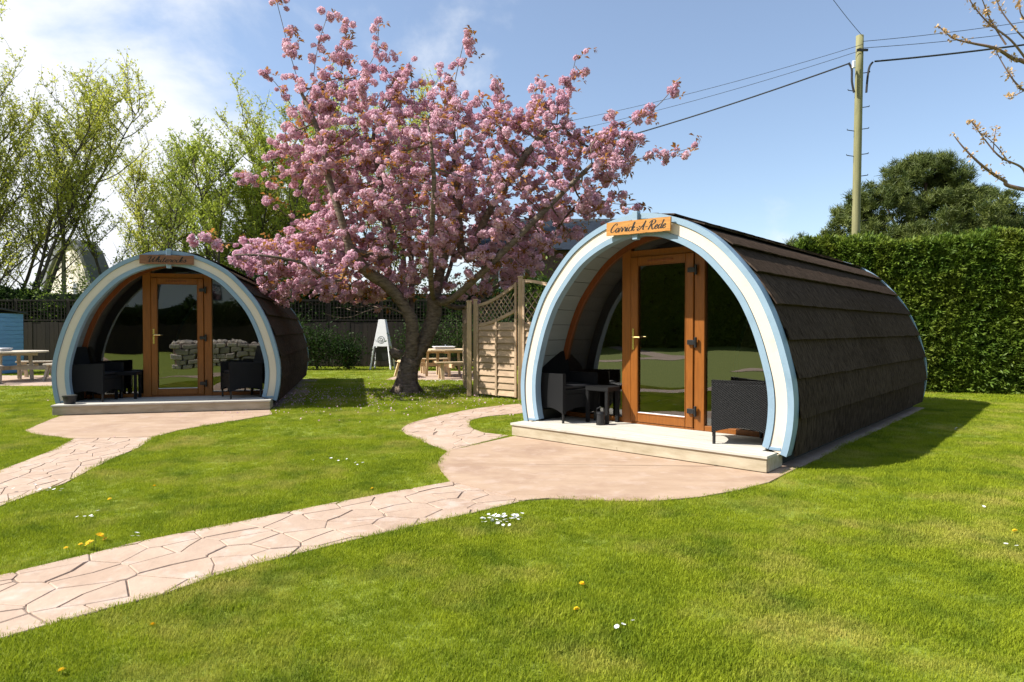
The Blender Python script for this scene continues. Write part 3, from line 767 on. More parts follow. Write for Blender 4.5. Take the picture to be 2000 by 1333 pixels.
    part('pane','dpane',lambda:(lambda m:(m.add([(-.365,DV-.03,DZ+.13),(.286,DV-.03,DZ+.13),(.286,DV-.03,2.14),(-.365,DV-.03,2.14)],[(0,1,2,3)]),m.mesh('pane',M['glass']))[-1])(MB()), d)
    def bead():
        m = MB(); y0,y1 = DV-.066,DV-.056; a0,a1,b0,b1 = -.364,.285,DZ+.130,2.140
        m.box(a0,a0+.008,y0,y1,b0,b1); m.box(a1-.008,a1,y0,y1,b0,b1); m.box(a0+.008,a1-.008,y0,y1,b0,b0+.012); m.box(a0+.008,a1-.008,y0,y1,b1-.008,b1); return m.mesh('glazing_bead',M['white'] if False else M['oak'])
    part('glazing_bead','bead',bead,d)
    part('weather_bar','wb',lambda:(lambda m:(m.box(-.362,.283,DV-.058,DV-.034,DZ+.133,DZ+.150),m.mesh('weather_bar',M['white'],bevel=.002))[-1])(MB()),d)
    def handle():
        m = MB(); m.box(-.430,-.402,DV-.072,DV-.063,1.10,1.36); m.tube([(-.416,DV-.072,1.255),(-.416,DV-.105,1.255),(-.40,DV-.112,1.255),(-.30,DV-.112,1.252)],.010,8); return m.mesh('handle',M['brass'])
    part('handle','handle',handle,d)
    part('trickle_vent','vent',lambda:(lambda m:(m.box(-.22,.12,DV-.072,DV-.061,2.175,2.198),m.mesh('trickle_vent',M['oak_dark'],bevel=.002))[-1])(MB()),d)
    def hinge():
        m = MB(); m.box(-.065,.025,-.034,0,-.028,.028); m.cyl(.034,-.018,-.06,.06,.017,n=10); return m.mesh('hinge',M['black_metal'],bevel=.003)
    for z in (.40,1.20,2.04): part('hinge','hinge',hinge,d,(.384,DV-.063,z))
    # sign
    def board():
        m = MB(); n = 14; r = random.Random(5 if text[0]=='C' else 8); top=[];bot=[]
        for i in range(n+1):
            x = -.405+.81*i/n; top.append((x,.074+r.uniform(-.0015,.0015))); bot.append((x,-.074+r.uniform(-.004,.002)))
        poly = bot+top[::-1]; k=len(poly)
        m.add([(x,-.0,z) for x,z in poly]+[(x,.026,z) for x,z in poly],[tuple(range(k)),tuple(range(2*k-1,k-1,-1))]+[(i,k+i,k+(i+1)%k,(i+1)%k) for i in range(k)])
        return fix(m.mesh('name_sign',sign_mat))
    s = link('name_sign', board(), root, (sx,AV-.075,2.492), (0,tilt,0))
    L = lettering(text,    .70 if text[0]=='C' else .57, .046 if text[0]=='C' else .044)
    link('lettering', L.mesh('lettering',M['ink']), s, (-.355 if text[0]=='C' else -.285,-.0015,-.042))
    return root
podA = make_pod(POD_A, 'Carrick-A-Rede', M['sign_oak'], 'large sunlit arched wooden pod with cream and blue trim named Carrick-A-Rede', .05, math.radians(1.2))
podB = make_pod(POD_B, 'Whiterocks', M['sign_brown'], 'shaded arched wooden pod on the left named Whiterocks beside the cherry tree', -.02, 0)

#@@FURNITURE
# ------------------------------------------------------------------ chairs, side tables, small porch things
def chair_meshes():
    W,Dp = .56,.54; ah=.62; t=.05; c={}
    def side():
        m = MB(); n=10; vs=[]
        for y in (0,t):
            for i in range(n+1):
                x = -Dp/2+Dp*i/n; z = .12+.055*math.sin(math.pi*i/n)
                vs.append((x,y,z)); 
            for i in range(n+1):
                x = -Dp/2+Dp*i/n; vs.append((x,y,ah-.015*(1-i/n)))
        N=n+1; fs=[]
        for i in range(n):
            fs.append((i,i+1,N+i+1,N+i)); fs.append((2*N+i,3*N+i,3*N+i+1,2*N+i+1)); fs.append((i,2*N+i,2*N+i+1,i+1)); fs.append((N+i,N+i+1,3*N+i+1,3*N+i))
        fs.append((0,N,3*N,2*N)); fs.append((n,2*N+n,3*N+n,N+n)); m.add(vs,fs); return fix(m.mesh('side_panel',M['wicker']))
    c['side']=side()
    m=MB(); m.box(-Dp/2+.02,Dp/2-.008,-W/2+t,W/2-t,.36,.42); c['seat']=m.mesh('seat',M['wicker'],bevel=.006)
    m=MB(); n=10; vs=[]
    for x in (Dp/2-.03,Dp/2-.006):
        for i in range(n+1): vs.append((x,-W/2+t+(W-2*t)*i/n,.14+.05*math.sin(math.pi*i/n)))
        for i in range(n+1): vs.append((x,-W/2+t+(W-2*t)*i/n,.358))
    N=n+1; fs=[]
    for i in range(n):
        fs += [(i,i+1,N+i+1,N+i),(2*N+i,3*N+i,3*N+i+1,2*N+i+1),(i,2*N+i,2*N+i+1,i+1)]
    m.add(vs,fs); c['front']=fix(m.mesh('front_panel',M['wicker']))
    m=MB(); m.add([(-Dp/2-.00,-W/2+t,.36),(-Dp/2+.045,-W/2+t,.36),(-Dp/2+.045,W/2-t,.36),(-Dp/2,W/2-t,.36),(-Dp/2-.12,-W/2+.01,.88),(-Dp/2-.075,-W/2+.01,.88),(-Dp/2-.075,W/2-.01,.88),(-Dp/2-.12,W/2-.01,.88)],
        [(0,3,2,1),(4,5,6,7),(0,1,5,4),(1,2,6,5),(2,3,7,6),(3,0,4,7)]); c['back']=m.mesh('backrest',M['wicker'],bevel=.008)
    m=MB(); m.tube([(0,0,0),(0,0,.30)],.016,8); c['leg']=m.mesh('leg',M['black_metal'])
    m=MB(); m.box(-Dp/2+.05,Dp/2-.03,-W/2+t+.01,W/2-t-.01,.421,.47); c['cushion']=m.mesh('cushion',M['pot'],bevel=.015)
    return c
CH = chair_meshes()
def chair(P, u, v, ang, label):
    x,y = pw(P,u,v); o = empty('wicker_chair',(x,y,DZ),P[2]+ang); tag(o,label,'chair','black wicker chairs on the pod decks')
    link('side_panel',CH['side'],o,(0,-.28,0)); link('side_panel',CH['side'],o,(0,.23,0))
    link('seat',CH['seat'],o); link('front_panel',CH['front'],o); link('backrest',CH['back'],o); link('cushion',CH['cushion'],o)
    for a in (-.245,.245):
        for b in (-.255,.255): link('leg',CH['leg'],o,(a,b,0))
chair(POD_A,-1.24,.72,math.radians(-16),'black wicker armchair left of the door on the Carrick-A-Rede pod deck')
chair(POD_A,1.06,.64,math.radians(205),'black wicker armchair right of the door on the Carrick-A-Rede pod deck')
chair(POD_B,-1.18,.66,math.radians(-14),'black wicker armchair left of the door on the Whiterocks pod deck')
chair(POD_B,1.05,.64,math.radians(205),'black wicker armchair right of the door on the Whiterocks pod deck')
def side_table(P,u,v,label):
    x,y = pw(P,u,v); o = empty('side_table',(x,y,DZ),P[2]); tag(o,label,'side table','small black wicker side tables')
    m=MB(); m.box(-.17,.17,-.14,.14,.40,.46); m.build('table_top',M['wicker'],o,bevel=.006)
    for a in (-.145,.145):
        for b in (-.115,.115): m=MB(); m.box(a-.02,a+.02,b-.02,b+.02,0,.399); m.build('leg',M['wicker'],o)
side_table(POD_A,-.78,.84,'small black wicker table between chair and door of the Carrick-A-Rede pod')
side_table(POD_B,-.78,.84,'small black wicker table between chair and door of the Whiterocks pod')
x,y = pw(POD_A,-.66,.62); o = empty('lantern',(x,y,DZ)); tag(o,'small black cylindrical lantern on the deck beside the left armchair','lantern')
m=MB(); m.cyl(0,0,0,.03,.055,.055,16); m.cyl(0,0,.135,.16,.055,.05,16); m.build('casing',M['black_metal'],o)
m=MB(); m.cyl(0,0,.03,.135,.048,.048,16); m.build('body',M['pot'],o)
m=MB(); m.tube([(-.05,0,.15),(-.045,0,.2),(0,0,.225),(.045,0,.2),(.05,0,.15)],.004,5); m.build('handle',M['black_metal'],o)
x,y = pw(POD_B,-1.40,.16); o = empty('plant_pot',(x,y,DZ)); tag(o,'small black plant pot at the left foot of the Whiterocks pod arch','pot')
m=MB(); m.tube([(0,0,0),(0,0,.11),(0,0,.111),(0,0,.135)],[.075,.095,.103,.105],18); m.build('pot_body',M['pot'],o,smooth=False)
m=MB(); m.cyl(0,0,.1352,.138,.092,.09,16); m.build('soil',M['plinth'],o)

# ------------------------------------------------------------------ larch-lap screens
def screen(A, B, hL, hR, label, lattice=True):
    """panel from A to B (ground points): overlapping boards, battens and a lattice under a curved top rail"""
    ax = Vector((B[0]-A[0],B[1]-A[1],0)); L = ax.length; o = empty('lattice_screen',(A[0],A[1],0),math.atan2(ax.y,ax.x)); tag(o,label,'fence panel','larch lap screens between tree and pod')
    z = .06; k=0; zl = min(hL,hR)-.42
    while z < zl-.06:
        m=MB(); dz=.128; t = R.uniform(-.006,.006)
        m.add([(.05,-.030+t,z),(L-.05,-.030,z),(L-.05,.0,z),(.05,.0,z),(.05,.004,z+dz+.02),(L-.05,.004,z+dz+.02),(L-.05,.014,z+dz+.02),(.05,.014,z+dz+.02)],
              [(0,3,2,1),(4,5,6,7),(0,1,5,4),(1,2,6,5),(2,3,7,6),(3,0,4,7)]); m.build('slat',M['screen'],o); z += dz
    top = lambda x: hL+(hR-hL)*(x/L)**1.6
    bot = lambda x: zl+.02+(hR-hL)*.75*(x/L)**1.6
    for f,nm in ((top,'top_rail'),(bot,'middle_rail')):
        m=MB(); P=[(.05+(L-.1)*i/10, -.005, f(.05+(L-.1)*i/10)-.03) for i in range(11)]
        for i in range(10): m.bar(P[i],P[i+1],.05,.055,(0,0,1))
        m.build(nm,M['screen'],o)
    for sgn in (1,-1):
        nl = 9
        for k in range(-3,nl+3):
            x0 = .05+(L-.1)*k/nl; pts=[]
            for s_ in np.linspace(0,1.0,40):
                x = x0+sgn*s_*.5; zz_ = zl+s_*.6*1.0
                if .05<x<L-.05 and bot(x)-.01<zz_<top(x)-.04: pts.append((x,.004*sgn,zz_))
            if len(pts)>2: m=MB(); m.bar(pts[0],pts[-1],.007,.022,(0,1,0)); m.bar if 0 else None; m.build('lattice_slat',M['screen'],o)
    for x in (.04,L/2,L-.04):
        m=MB(); m.box(x-.022,x+.022,-.045,-.018,.05,(bot(x) if abs(x-L/2)<.01 else top(x)-.005)); m.build('batten',M['screen'],o)
    return o
def fpost(x,y,h,label,w=.09):
    o=empty('fence_post',(x,y,0)); tag(o,label,'post','posts of the larch lap screens')
    m=MB(); m.box(-w/2,w/2,-w/2,w/2,0,h); m.build('shaft',M['post'],o,bevel=.004)
    m=MB(); m.box(-w/2-.012,w/2+.012,-w/2-.012,w/2+.012,h,h+.03); m.build('cap',M['post'],o,bevel=.004)
S0=(-.70,12.95); S1=(.12,12.24); S2=(1.42,11.35)
screen(S0,S1,1.86,2.27,'larch lap screen with lattice top between cherry tree and sunlit pod')
screen((.20,12.17),S2,2.30,1.86,'second larch lap screen half hidden behind the sunlit pod arch')
screen((-.86,13.06),(-1.15,15.0),1.86,1.86,'larch lap side screen running back towards the picnic table')
fpost(-.86,12.93,1.90,'square pale post at the outer end of the lattice screen'); fpost(-.74,12.99,1.93,'square pale post fixed to the left edge of the lattice screen',.08)
fpost(.16,12.20,2.33,'square post between the two lattice screens by the pod')

# ------------------------------------------------------------------ picnic tables with trays, stand, shed
def picnic(cx,cy,rz,wood,label,r=.78):
    o=empty('picnic_table',(cx,cy,.015),rz); tag(o,label,'picnic table','round picnic tables with four benches')
    nb=9
    for k in range(nb):
        y0=-r+2*r*k/nb; y1=y0+2*r/nb-.008; a=min(math.sqrt(max(r*r-y0*y0,0)),math.sqrt(max(r*r-y1*y1,0))) if k not in (0,nb-1) else .36
        a2=math.sqrt(max(r*r-((y0+y1)/2)**2,0.01)); m=MB()
        e0=math.sqrt(max(r*r-y0*y0,.02)); e1=math.sqrt(max(r*r-y1*y1,.02))
        m.prism([(-e0,y0),(e0,y0),(e1,y1),(-e1,y1)],.73,.768); m.build('table_board',wood,o,bevel=.003)
    for a in (0,math.pi/2):
        m=MB(); m.bar((-1.22*math.cos(a),-1.22*math.sin(a),.33+.001*(a>0)),(1.22*math.cos(a),1.22*math.sin(a),.33+.001*(a>0)),.05,.10 if a==0 else .098); m.build('beam',wood,o)
        m=MB(); m.bar((-.66*math.cos(a),-.66*math.sin(a),.69),(.66*math.cos(a),.66*math.sin(a),.69),.05,.075 if a==0 else .073); m.build('beam',wood,o)
    for k in range(4):
        a=k*math.pi/2; c,s=math.cos(a),math.sin(a)
        m=MB(); m.bar((.50*c-.05*s,.50*s+.05*c,0),(.46*c-.05*s,.46*s+.05*c,.728),.07,.06,(c,s,0)); m.build('leg',wood,o)
        m=MB(); pts=[]
        for q in (-.46,.46): pts.append((1.03*c-q*s,1.03*s+q*c))
        for q in (.52,-.52): pts.append((1.30*c-q*s,1.30*s+q*c))
        m.prism(pts,.415,.455); m.build('bench_seat',wood,o,bevel=.004)
        for q in (-.34,.34):
            for w_ in (-1,1):
                m=MB(); m.bar(((1.165+w_*.17)*c-q*s,(1.165+w_*.17)*s+q*c,0),((1.165+w_*.05)*c-q*s,(1.165+w_*.05)*s+q*c,.414),.05,.09,(-s,c,0)); m.build('bench_leg',wood,o)
    return o
picnic(-1.98,18.5,math.radians(20),M['bench'],'round pale pine picnic table with benches behind the cherry trunk',.80)
picnic(-13.1,16.75,math.radians(8),M['bench_grey'],'weathered round picnic table with benches beside the blue shed',.84)
def tray(x,y,z,rz,label):
    o=empty('tray',(x,y,z),rz); tag(o,label,'tray','grey trays on the picnic tables')
    m=MB(); m.box(-.28,.28,-.2,.2,0,.065); m.build('box',M['tray'],o,bevel=.006)
    m=MB(); m.box(-.295,.295,-.215,.215,.0655,.083); m.build('rim',M['white'],o,bevel=.004)
    m=MB(); m.cyl(.05,0,.0832,.13,.018,.012,8); m.build('knob',M['tray'],o)
tray(-1.95,18.35,.784,.3,'flat grey tray on the pine picnic table behind the cherry trunk')
tray(-13.35,16.6,.784,.1,'flat grey tray on the weathered picnic table by the shed')

o=empty('tapered_stand',(-4.35,21.6,0),math.radians(-8)); tag(o,'tall white tapered stand with round dark emblem in front of the fence','stand')
m=MB(); m.add([(-.27,-.16,.78),(.27,-.16,.78),(.27,.16,.78),(-.27,.16,.78),(-.11,-.08,1.68),(.11,-.08,1.68),(.11,.08,1.68),(-.11,.08,1.68)],[(0,3,2,1),(4,5,6,7),(0,1,5,4),(1,2,6,5),(2,3,7,6),(3,0,4,7)]); m.build('hood',M['white'],o,bevel=.006)
for s in (-1,1):
    for q in (-1,1):
        m=MB(); m.bar((s*.36,q*.22,0),(s*.25,q*.145,.779),.045,.045); m.build('leg',M['white'],o)
m=MB(); m.box(-.22,.22,-.10,.10,.30,.74); m.build('firebox',M['black_metal'],o,bevel=.01)
# emblem: ring with a stylised leaf curl
m=MB(); N=28
def on_hood(x,z): return (x,-.16+(z-.78)/.9*.08-.004,z)
for k in range(N):
    a0,a1=2*math.pi*k/N,2*math.pi*(k+1)/N
    m.add([on_hood(.125*math.cos(a0),1.0+.125*math.sin(a0)),on_hood(.125*math.cos(a1),1.0+.125*math.sin(a1)),on_hood(.105*math.cos(a1),1.0+.105*math.sin(a1)),on_hood(.105*math.cos(a0),1.0+.105*math.sin(a0))],[(0,1,2,3)])
for pts in ([(-.08,.95),(-.03,1.0),(.02,.97),(.08,1.05)],[(-.06,1.04),(0,1.06),(.05,1.0),(.07,.95)],[(-.04,.94),(.02,.93),(.06,.97)]):
    P=catmull([(a,0,b) for a,b in pts],5)
    for i in range(len(P)-1):
        a,b=P[i],P[i+1]; m.add([on_hood(a.x,a.z-.013),on_hood(b.x,b.z-.013),on_hood(b.x,b.z+.013),on_hood(a.x,a.z+.013)],[(0,1,2,3)])
m.build('emblem',M['greyband'],o)

o=empty('garden_shed',(-15.85,18.9,0),math.radians(6)); tag(o,'small blue painted shed with sloping felt roof at the left edge','shed')
sx0,sx1,sy0,sy1=-2.2,.55,0.0,1.35; zf,zb=2.02,1.82
m=MB(); m.box(sx0+.02,sx1-.02,sy0+.02,sy1-.02,0,1.75); m.build('carcass',M['shed'],o)
for k in range(14):
    z0=.02+k*.13
    m=MB(); m.box(sx0,sx1,sy0-.004-.008,sy0+.018,z0,z0+.122); m.build('cladding_board',M['shed'],o)
    m=MB(); m.box(sx1-.018,sx1+.012,sy0+.02,sy1,z0,z0+.122); m.build('cladding_board',M['shed'],o)
for (a,b) in ((sx1,sy0),(sx0,sy0)): m=MB(); m.box(a-.04,a+.03,b-.03,b+.04,0,1.9); m.build('corner_trim',M['shed'],o)
m=MB(); m.add([(sx0-.08,sy0-.12,2.06),(sx1+.1,sy0-.12,1.98),(sx1+.1,sy1+.1,1.84),(sx0-.08,sy1+.1,1.92),(sx0-.08,sy0-.12,2.10),(sx1+.1,sy0-.12,2.02),(sx1+.1,sy1+.1,1.88),(sx0-.08,sy1+.1,1.96)],[(0,3,2,1),(4,5,6,7),(0,1,5,4),(1,2,6,5),(2,3,7,6),(3,0,4,7)]); m.build('roof',M['roof_felt'],o)
m=MB(); m.box(-.35,.30,sy0-.02,sy0-.005,1.70,1.84); m.build('window',M['glass'],o)

# ------------------------------------------------------------------ back fence with trellis
FY=22.9; FX0,FX1=-27.0,4.4
o=empty('garden_fence',(FX0,FY,0)); tag(o,'dark stained board fence with trellis top along the back of the garden','fence')
W=FX1-FX0; nb=int(W/.155); mb=MB(); mb.box(0,.150,-.011,.011,.05,1.62); bmesh_=mb.mesh('board',M['fence'],bevel=.003)
for k in range(nb): link('board',bmesh_,o,(k*.155,R.uniform(-.006,.006),0))
npst=int(W/1.86)+1
mb=MB(); mb.box(-.05,.05,-.035,.065,0,2.44); pm=mb.mesh('post',M['fence'],bevel=.004)
for k in range(npst):
    link('post',pm,o,(k*1.86,.05,0))
    if k<npst-1:
        t=MB(); x0,x1=k*1.86+.06,(k+1)*1.86-.06
        t.box(x0,x1,-.02,.02,1.66,1.70); t.box(x0,x1,-.02,.02,2.37,2.41)
        for q in range(15): xx=x0+.02+(x1-x0-.04)*q/14; t.box(xx-.011,xx+.011,-.012,.0,1.70,2.37)
        for q in range(6): zz_=1.76+q*.115; t.box(x0,x1,.0005,.012,zz_-.011,zz_+.011)
        tag(t.build('trellis',M['fence'],o),kind='stuff')
        r_=MB(); r_.box(x0,x1,.012,.05,.45,.53); r_.box(x0,x1,.012,.05,1.25,1.33); r_.build('rail',M['fence'],o)

#@@POLE
# ------------------------------------------------------------------ utility pole and wires
PB=(9.56,18.0)
o=empty('utility_pole',(PB[0],PB[1],0)); tag(o,'tall greenish wooden utility pole with step bolts behind the hedge','utility pole')
lean=.10
m=MB(); m.tube([(lean*z/9.5,0,z) for z in np.linspace(0,9.5,12)],[.116-.018*z/9.5 for z in np.linspace(0,9.5,12)],16); m.build('shaft',M['pole'],o,smooth=True)
for k,(z,s) in enumerate([(4.4,1),(5.0,-1),(5.65,1),(6.2,-1),(6.25,1),(6.9,-1),(6.95,1),(7.55,1) ,(8.0,-1),(8.5,1)]):
    m=MB(); xx=lean*z/9.5; m.tube([(xx+s*.09,0,z-.03),(xx+s*.30,0,z),(xx+s*.30,0,z+.03)],.012,5); m.build('step_bolt',M['cable'],o)
m=MB(); m.box(-.07-.11,.01-.11,-.19,-.12,8.55,8.75); m.build('junction_box',M['white'],o,bevel=.01)
m=MB(); m.box(lean-.15,lean+.15,-.16,-.12,9.02,9.08); m.build('bracket',M['cable'],o)
for s,pts in ((-1,[(-.10,-.1,7.9),(-.16,-.1,8.2),(-.17,-.1,8.55),(-.25,-.08,8.72)]),(1,[(.24,-.1,7.9),(.27,-.1,8.3),(.32,-.1,8.6),(.42,-.08,8.74)])):
    m=MB(); m.tube(catmull(pts,5),.028,6); m.build('drop_cable',M['cable'],o)
top=lambda dz:Vector((PB[0]+.10,PB[1]-.15,9.5-dz))
def wire(a,b,sag,r,label):
    a,b=Vector(a),Vector(b); mid=(a+b)/2
    m=MB(); P=[]
    for i in range(25):
        t=i/24; p=a.lerp(b,t); p.z-=sag*4*t*(1-t); P.append(p-mid)
    m.tube(P,r,5); ob=m.build('overhead_cable',M['cable'],None,loc=mid); tag(ob,label,'cable','overhead cables at the utility pole')
wire((PB[0]-.2,PB[1]-.08,8.72),(-4.0,25.5,7.0),.35,.022,'thick black cable running down left from the utility pole')
wire(top(.45),(-4.0,25.0,8.0),.4,.007,'thin wire just above the thick cable left of the pole')
wire(top(.30),(-4.2,25.0,8.45),.4,.007,'uppermost thin wire running left from the pole')
wire((PB[0]+.47,PB[1]-.08,8.76),(21.5,15.0,9.7),.25,.026,'thick black cable running right from the utility pole')
wire(top(.40),(21.5,15.5,10.3),.35,.008,'thin lower wire running right from the pole top')
wire(top(.22),(21.5,15.5,10.75),.35,.008,'thin upper wire running right from the pole top')
wire(top(.08),(2.5,9.0,9.0),.25,.007,'thin wire rising from the pole to the upper left')
o=MB(); o.tube([(0,0,0),(0,0,5.9)],[.09,.07],8); o=o.build('far_post',M['pole'],None,loc=(-18.1,26.0,0)); tag(o,'thin far post in front of the curved cream gable','post')

#@@HEDGE
# ------------------------------------------------------------------ hedge at the right
def spray_src(seed, mat_, n=9, L=.16, W=.035):
    r=np.random.default_rng(seed); vs=[]
    for i in range(n):
        a=r.uniform(-1.0,1.0); b=r.uniform(-.5,.5); d=np.array([math.cos(b)*math.cos(a)*.6+.25, math.sin(a)*.8, math.sin(b)*.6+.1]); d/=np.linalg.norm(d)
        s=np.cross(d,r.normal(size=3)); s/=np.linalg.norm(s); l=L*r.uniform(.6,1.2); w=W*r.uniform(.7,1.3); p=r.normal(size=3)*.02
        vs += [p, p+d*l*.55+s*w/2, p+d*l, p+d*l*.55-s*w/2]
    return source('spray', np_mesh('spray', np.array(vs), 4, mat_))
hs=[spray_src(20+k,M['hedge'],14,.13,.030) for k in range(4)]
HA=Vector((6.55,14.45,0)); HB=Vector((15.5,11.75,0)); hd=(HB-HA).normalized(); hn=Vector((hd.y,-hd.x,0)); HL=(HB-HA).length; HH=3.22; HT=1.5
o=empty('clipped_hedge',(HA.x,HA.y,0),math.atan2(hd.y,hd.x)); tag(o,'tall clipped dense green hedge behind the sunlit pod','hedge')
m=MB(); nx,nz=60,20; vs=[]; fs=[]
for i in range(nx+1):
    for j in range(nz+1):
        vs.append((HL*i/nx, .10+.05*math.sin(i*1.7+j*2.3)+.03*math.sin(i*.6), HH*.97*j/nz))
for i in range(nx):
    for j in range(nz): k=i*(nz+1)+j; fs.append((k,k+nz+1,k+nz+2,k+1))
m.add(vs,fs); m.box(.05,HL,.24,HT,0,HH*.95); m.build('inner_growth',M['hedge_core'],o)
N=24000; X=rng.uniform(0,HL,N); Z=HH*rng.uniform(0,1,N); bumpy=.05*np.sin(X*1.7+1)+.04*np.sin(Z*3.1+X*.8)+.03*np.sin(X*6.3+Z*4.4)
pts=np.stack([X,bumpy+rng.normal(0,.05,N)+.03,Z],1)
rot=np.stack([rng.uniform(-math.pi,math.pi,N), rng.uniform(-.7,.5,N), -math.pi/2+rng.normal(0,.6,N)],1)
Nt=9000; X2=rng.uniform(-.05,HL,Nt); Y2=rng.uniform(0,HT,Nt); pt=np.stack([X2,Y2,HH+.06*np.sin(X2*2.1)+.05*np.sin(X2*5.3+Y2*3)+rng.normal(0,.05,Nt)],1)
rt=np.stack([rng.uniform(-math.pi,math.pi,Nt), -math.pi/2+rng.normal(0,.6,Nt), rng.uniform(-math.pi,math.pi,Nt)],1)
Ne=2500; Y3=rng.uniform(0,HT,Ne); Z3=rng.uniform(0,HH,Ne); pe=np.stack([rng.normal(0,.05,Ne),Y3,Z3],1); re_=np.stack([rng.uniform(-3,3,Ne),rng.uniform(-.7,.5,Ne),math.pi+rng.normal(0,.6,Ne)],1)
P=np.concatenate([pts,pt,pe]); Q=np.concatenate([rot,rt,re_]); tag(scatter('foliage',P,Q,rng.uniform(.6,1.05,len(P)),hs,o),kind='stuff')

#@@TREES
# ------------------------------------------------------------------ trees
def clear(v): return np.array(v, float)
def tree_root(name, base, label, cat='tree', group=None):
    o=empty(name,base); tag(o,label,cat,group); return o

def willow(base, H, spread, nst, seed, leafm, label, lean=(0,0), nleaf=1.0, fork=.6, r0=.088, leaf=.115):
    r=random.Random(seed); o=tree_root('willow_tree',base,label,'tree','spring willows behind the fence')
    tr=MB(); tw=MB(); LP=[]
    def curve(p,d,L,n,up,wob):
        pts=[p.copy()]; d=d.normalized()
        for i in range(n):
            d=(d+Vector((r.gauss(0,wob),r.gauss(0,wob),up+r.gauss(0,wob*.5)))).normalized(); p=p+d*(L/n); pts.append(p.copy())
        return pts
    for s in range(nst):
        a=2*math.pi*(s+r.uniform(-.3,.3))/nst; tilt=r.uniform(.12,.55)*spread
        d=Vector((math.cos(a)*tilt+lean[0],math.sin(a)*tilt*.7+lean[1],1)); hh=H*r.uniform(.72,1.0)
        st=curve(Vector((math.cos(a)*.22,math.sin(a)*.2,0)),d,hh,14,.03,.055)
        tr.tube(st,[r0*(1-.93*i/14)+.006 for i in range(15)],7)
        for k in range(4,15):
            for _ in range(3 if k>6 else 2):
                if k<6 and r.random()<.45: continue
                az=r.uniform(0,2*math.pi); p=st[k-1].lerp(st[k],r.random()) if k<15 else st[-1]
                L=H*r.uniform(.12,.27)*(1.15-.5*k/15)*(1.2 if spread>1 else 1)
                br=curve(p,Vector((math.cos(az)*.95,math.sin(az)*.8,r.uniform(.5,1.25))),L,6,.10,.10)
                tr.tube(br,[.036*(1-.80*i/6)*(1-.4*k/15) for i in range(7)],4,cap=False)
                for q in range(2,7):
                    for _2 in range(2):
                        az2=r.uniform(0,2*math.pi); sh=curve(br[q],Vector((math.cos(az2)*.8,math.sin(az2)*.8,r.uniform(.5,1.3))),L*r.uniform(.22,.5),4,.10,.12)
                        tw.tube(sh,[.010,.008,.007,.005,.003],3,cap=False)
                        nl=int(r.uniform(14,24)*nleaf)
                        for _3 in range(nl):
                            t=r.random()*3.999; i=int(t); LP.append(sh[i].lerp(sh[i+1],t-i)+Vector((r.gauss(0,.05),r.gauss(0,.05),r.gauss(0,.05))))
    tr.build('trunk',M['bark_willow'],o,smooth=True); tag(tw.build('twigs',M['bark_willow'],o),kind='stuff')
    P=np.array([tuple(p) for p in LP]); tag(link('crown',np_mesh('crown',leaf_quads(P,leaf,.42,.35),4,leafm),o),kind='stuff'); return o
willow((-19.6,25.2,0),13.6,1.0,5,3,M['willow'],'tallest pale green willow at the left edge behind the picnic table',nleaf=1.0)
willow((-20.9,26.2,0),12.0,1.1,4,14,M['willow'],'spreading willow with leaning trunks left of the Whiterocks pod',lean=(.08,0))
willow((-16.6,27.5,0),10.0,.7,3,25,M['willow2'],'slim open willow directly above the Whiterocks sign',lean=(.05,0),nleaf=.7)
willow((-12.4,27.0,0),9.0,.9,5,36,M['willow2'],'bushy many stemmed willow right of the Whiterocks arch',nleaf=1.1)
willow((-9.9,26.6,0),9.3,.8,5,47,M['willow2'],'green willow showing left of the cherry blossom',nleaf=1.0)
willow((-9.6,28.0,0),10.8,.8,5,58,M['willow'],'tall willow rising behind the left half of the cherry tree',nleaf=1.0)
willow((-5.0,29.0,0),13.0,.6,4,69,M['willow'],'willow top showing behind the middle of the cherry tree',nleaf=.8)
willow((-17.0,31.5,0),10.8,.6,4,91,M['willow'],'slim pale willow between the cream gable and the Whiterocks sign',nleaf=.9)
willow((-23.6,26.5,0),10.8,1.0,4,80,M['willow'],'willow mostly outside the left edge of the view',nleaf=.9)

# --- cherry tree grown towards points spread through its crown
CB=Vector((-2.25,13.7,0))
def C(px,py,dy=0.0): 
    p=D(px,py,13.7); return np.array([p[0],13.7+dy,p[2]])
body=[(500,600),(465,520),(480,480),(560,450),(620,425),(575,380),(555,330),(535,290),(570,240),(590,180),(640,140),(700,150),(780,135),(830,205),(900,180),(960,190),(1000,215),(1060,190),(1110,200),(1135,260),(1200,235),(1240,245),(1255,300),(1225,350),(1205,420),(1130,470),(1070,530),(990,560),(930,590),(850,585),(780,570),(720,600),(640,612),(560,600)]
bp=np.array([C(*q)[[0,2]] for q in body])
lo_,hi_=bp.min(0),bp.max(0); A_=[]
def edge_dist(x,z):
    d=np.full(len(x),9.0)
    for i in range(len(bp)):
        a=bp[i];b=bp[(i+1)%len(bp)];ab=b-a; t=np.clip(((x-a[0])*ab[0]+(z-a[1])*ab[1])/(ab@ab),0,1); d=np.minimum(d,np.hypot(x-a[0]-t*ab[0],z-a[1]-t*ab[1]))
    return d
X=rng.uniform(lo_[0],hi_[0],9000); Z=rng.uniform(lo_[1],hi_[1],9000); k=inside(bp,X,Z); X,Z=X[k],Z[k]; ed=edge_dist(X,Z)
hy=np.minimum(3.1,1.55*np.sqrt(ed)+.15); Y=13.7+hy*rng.uniform(-1,1,len(X)); A_=np.stack([X,Y,Z],1)[:3400]
nodes=[]; par=[]; fixed_r={}
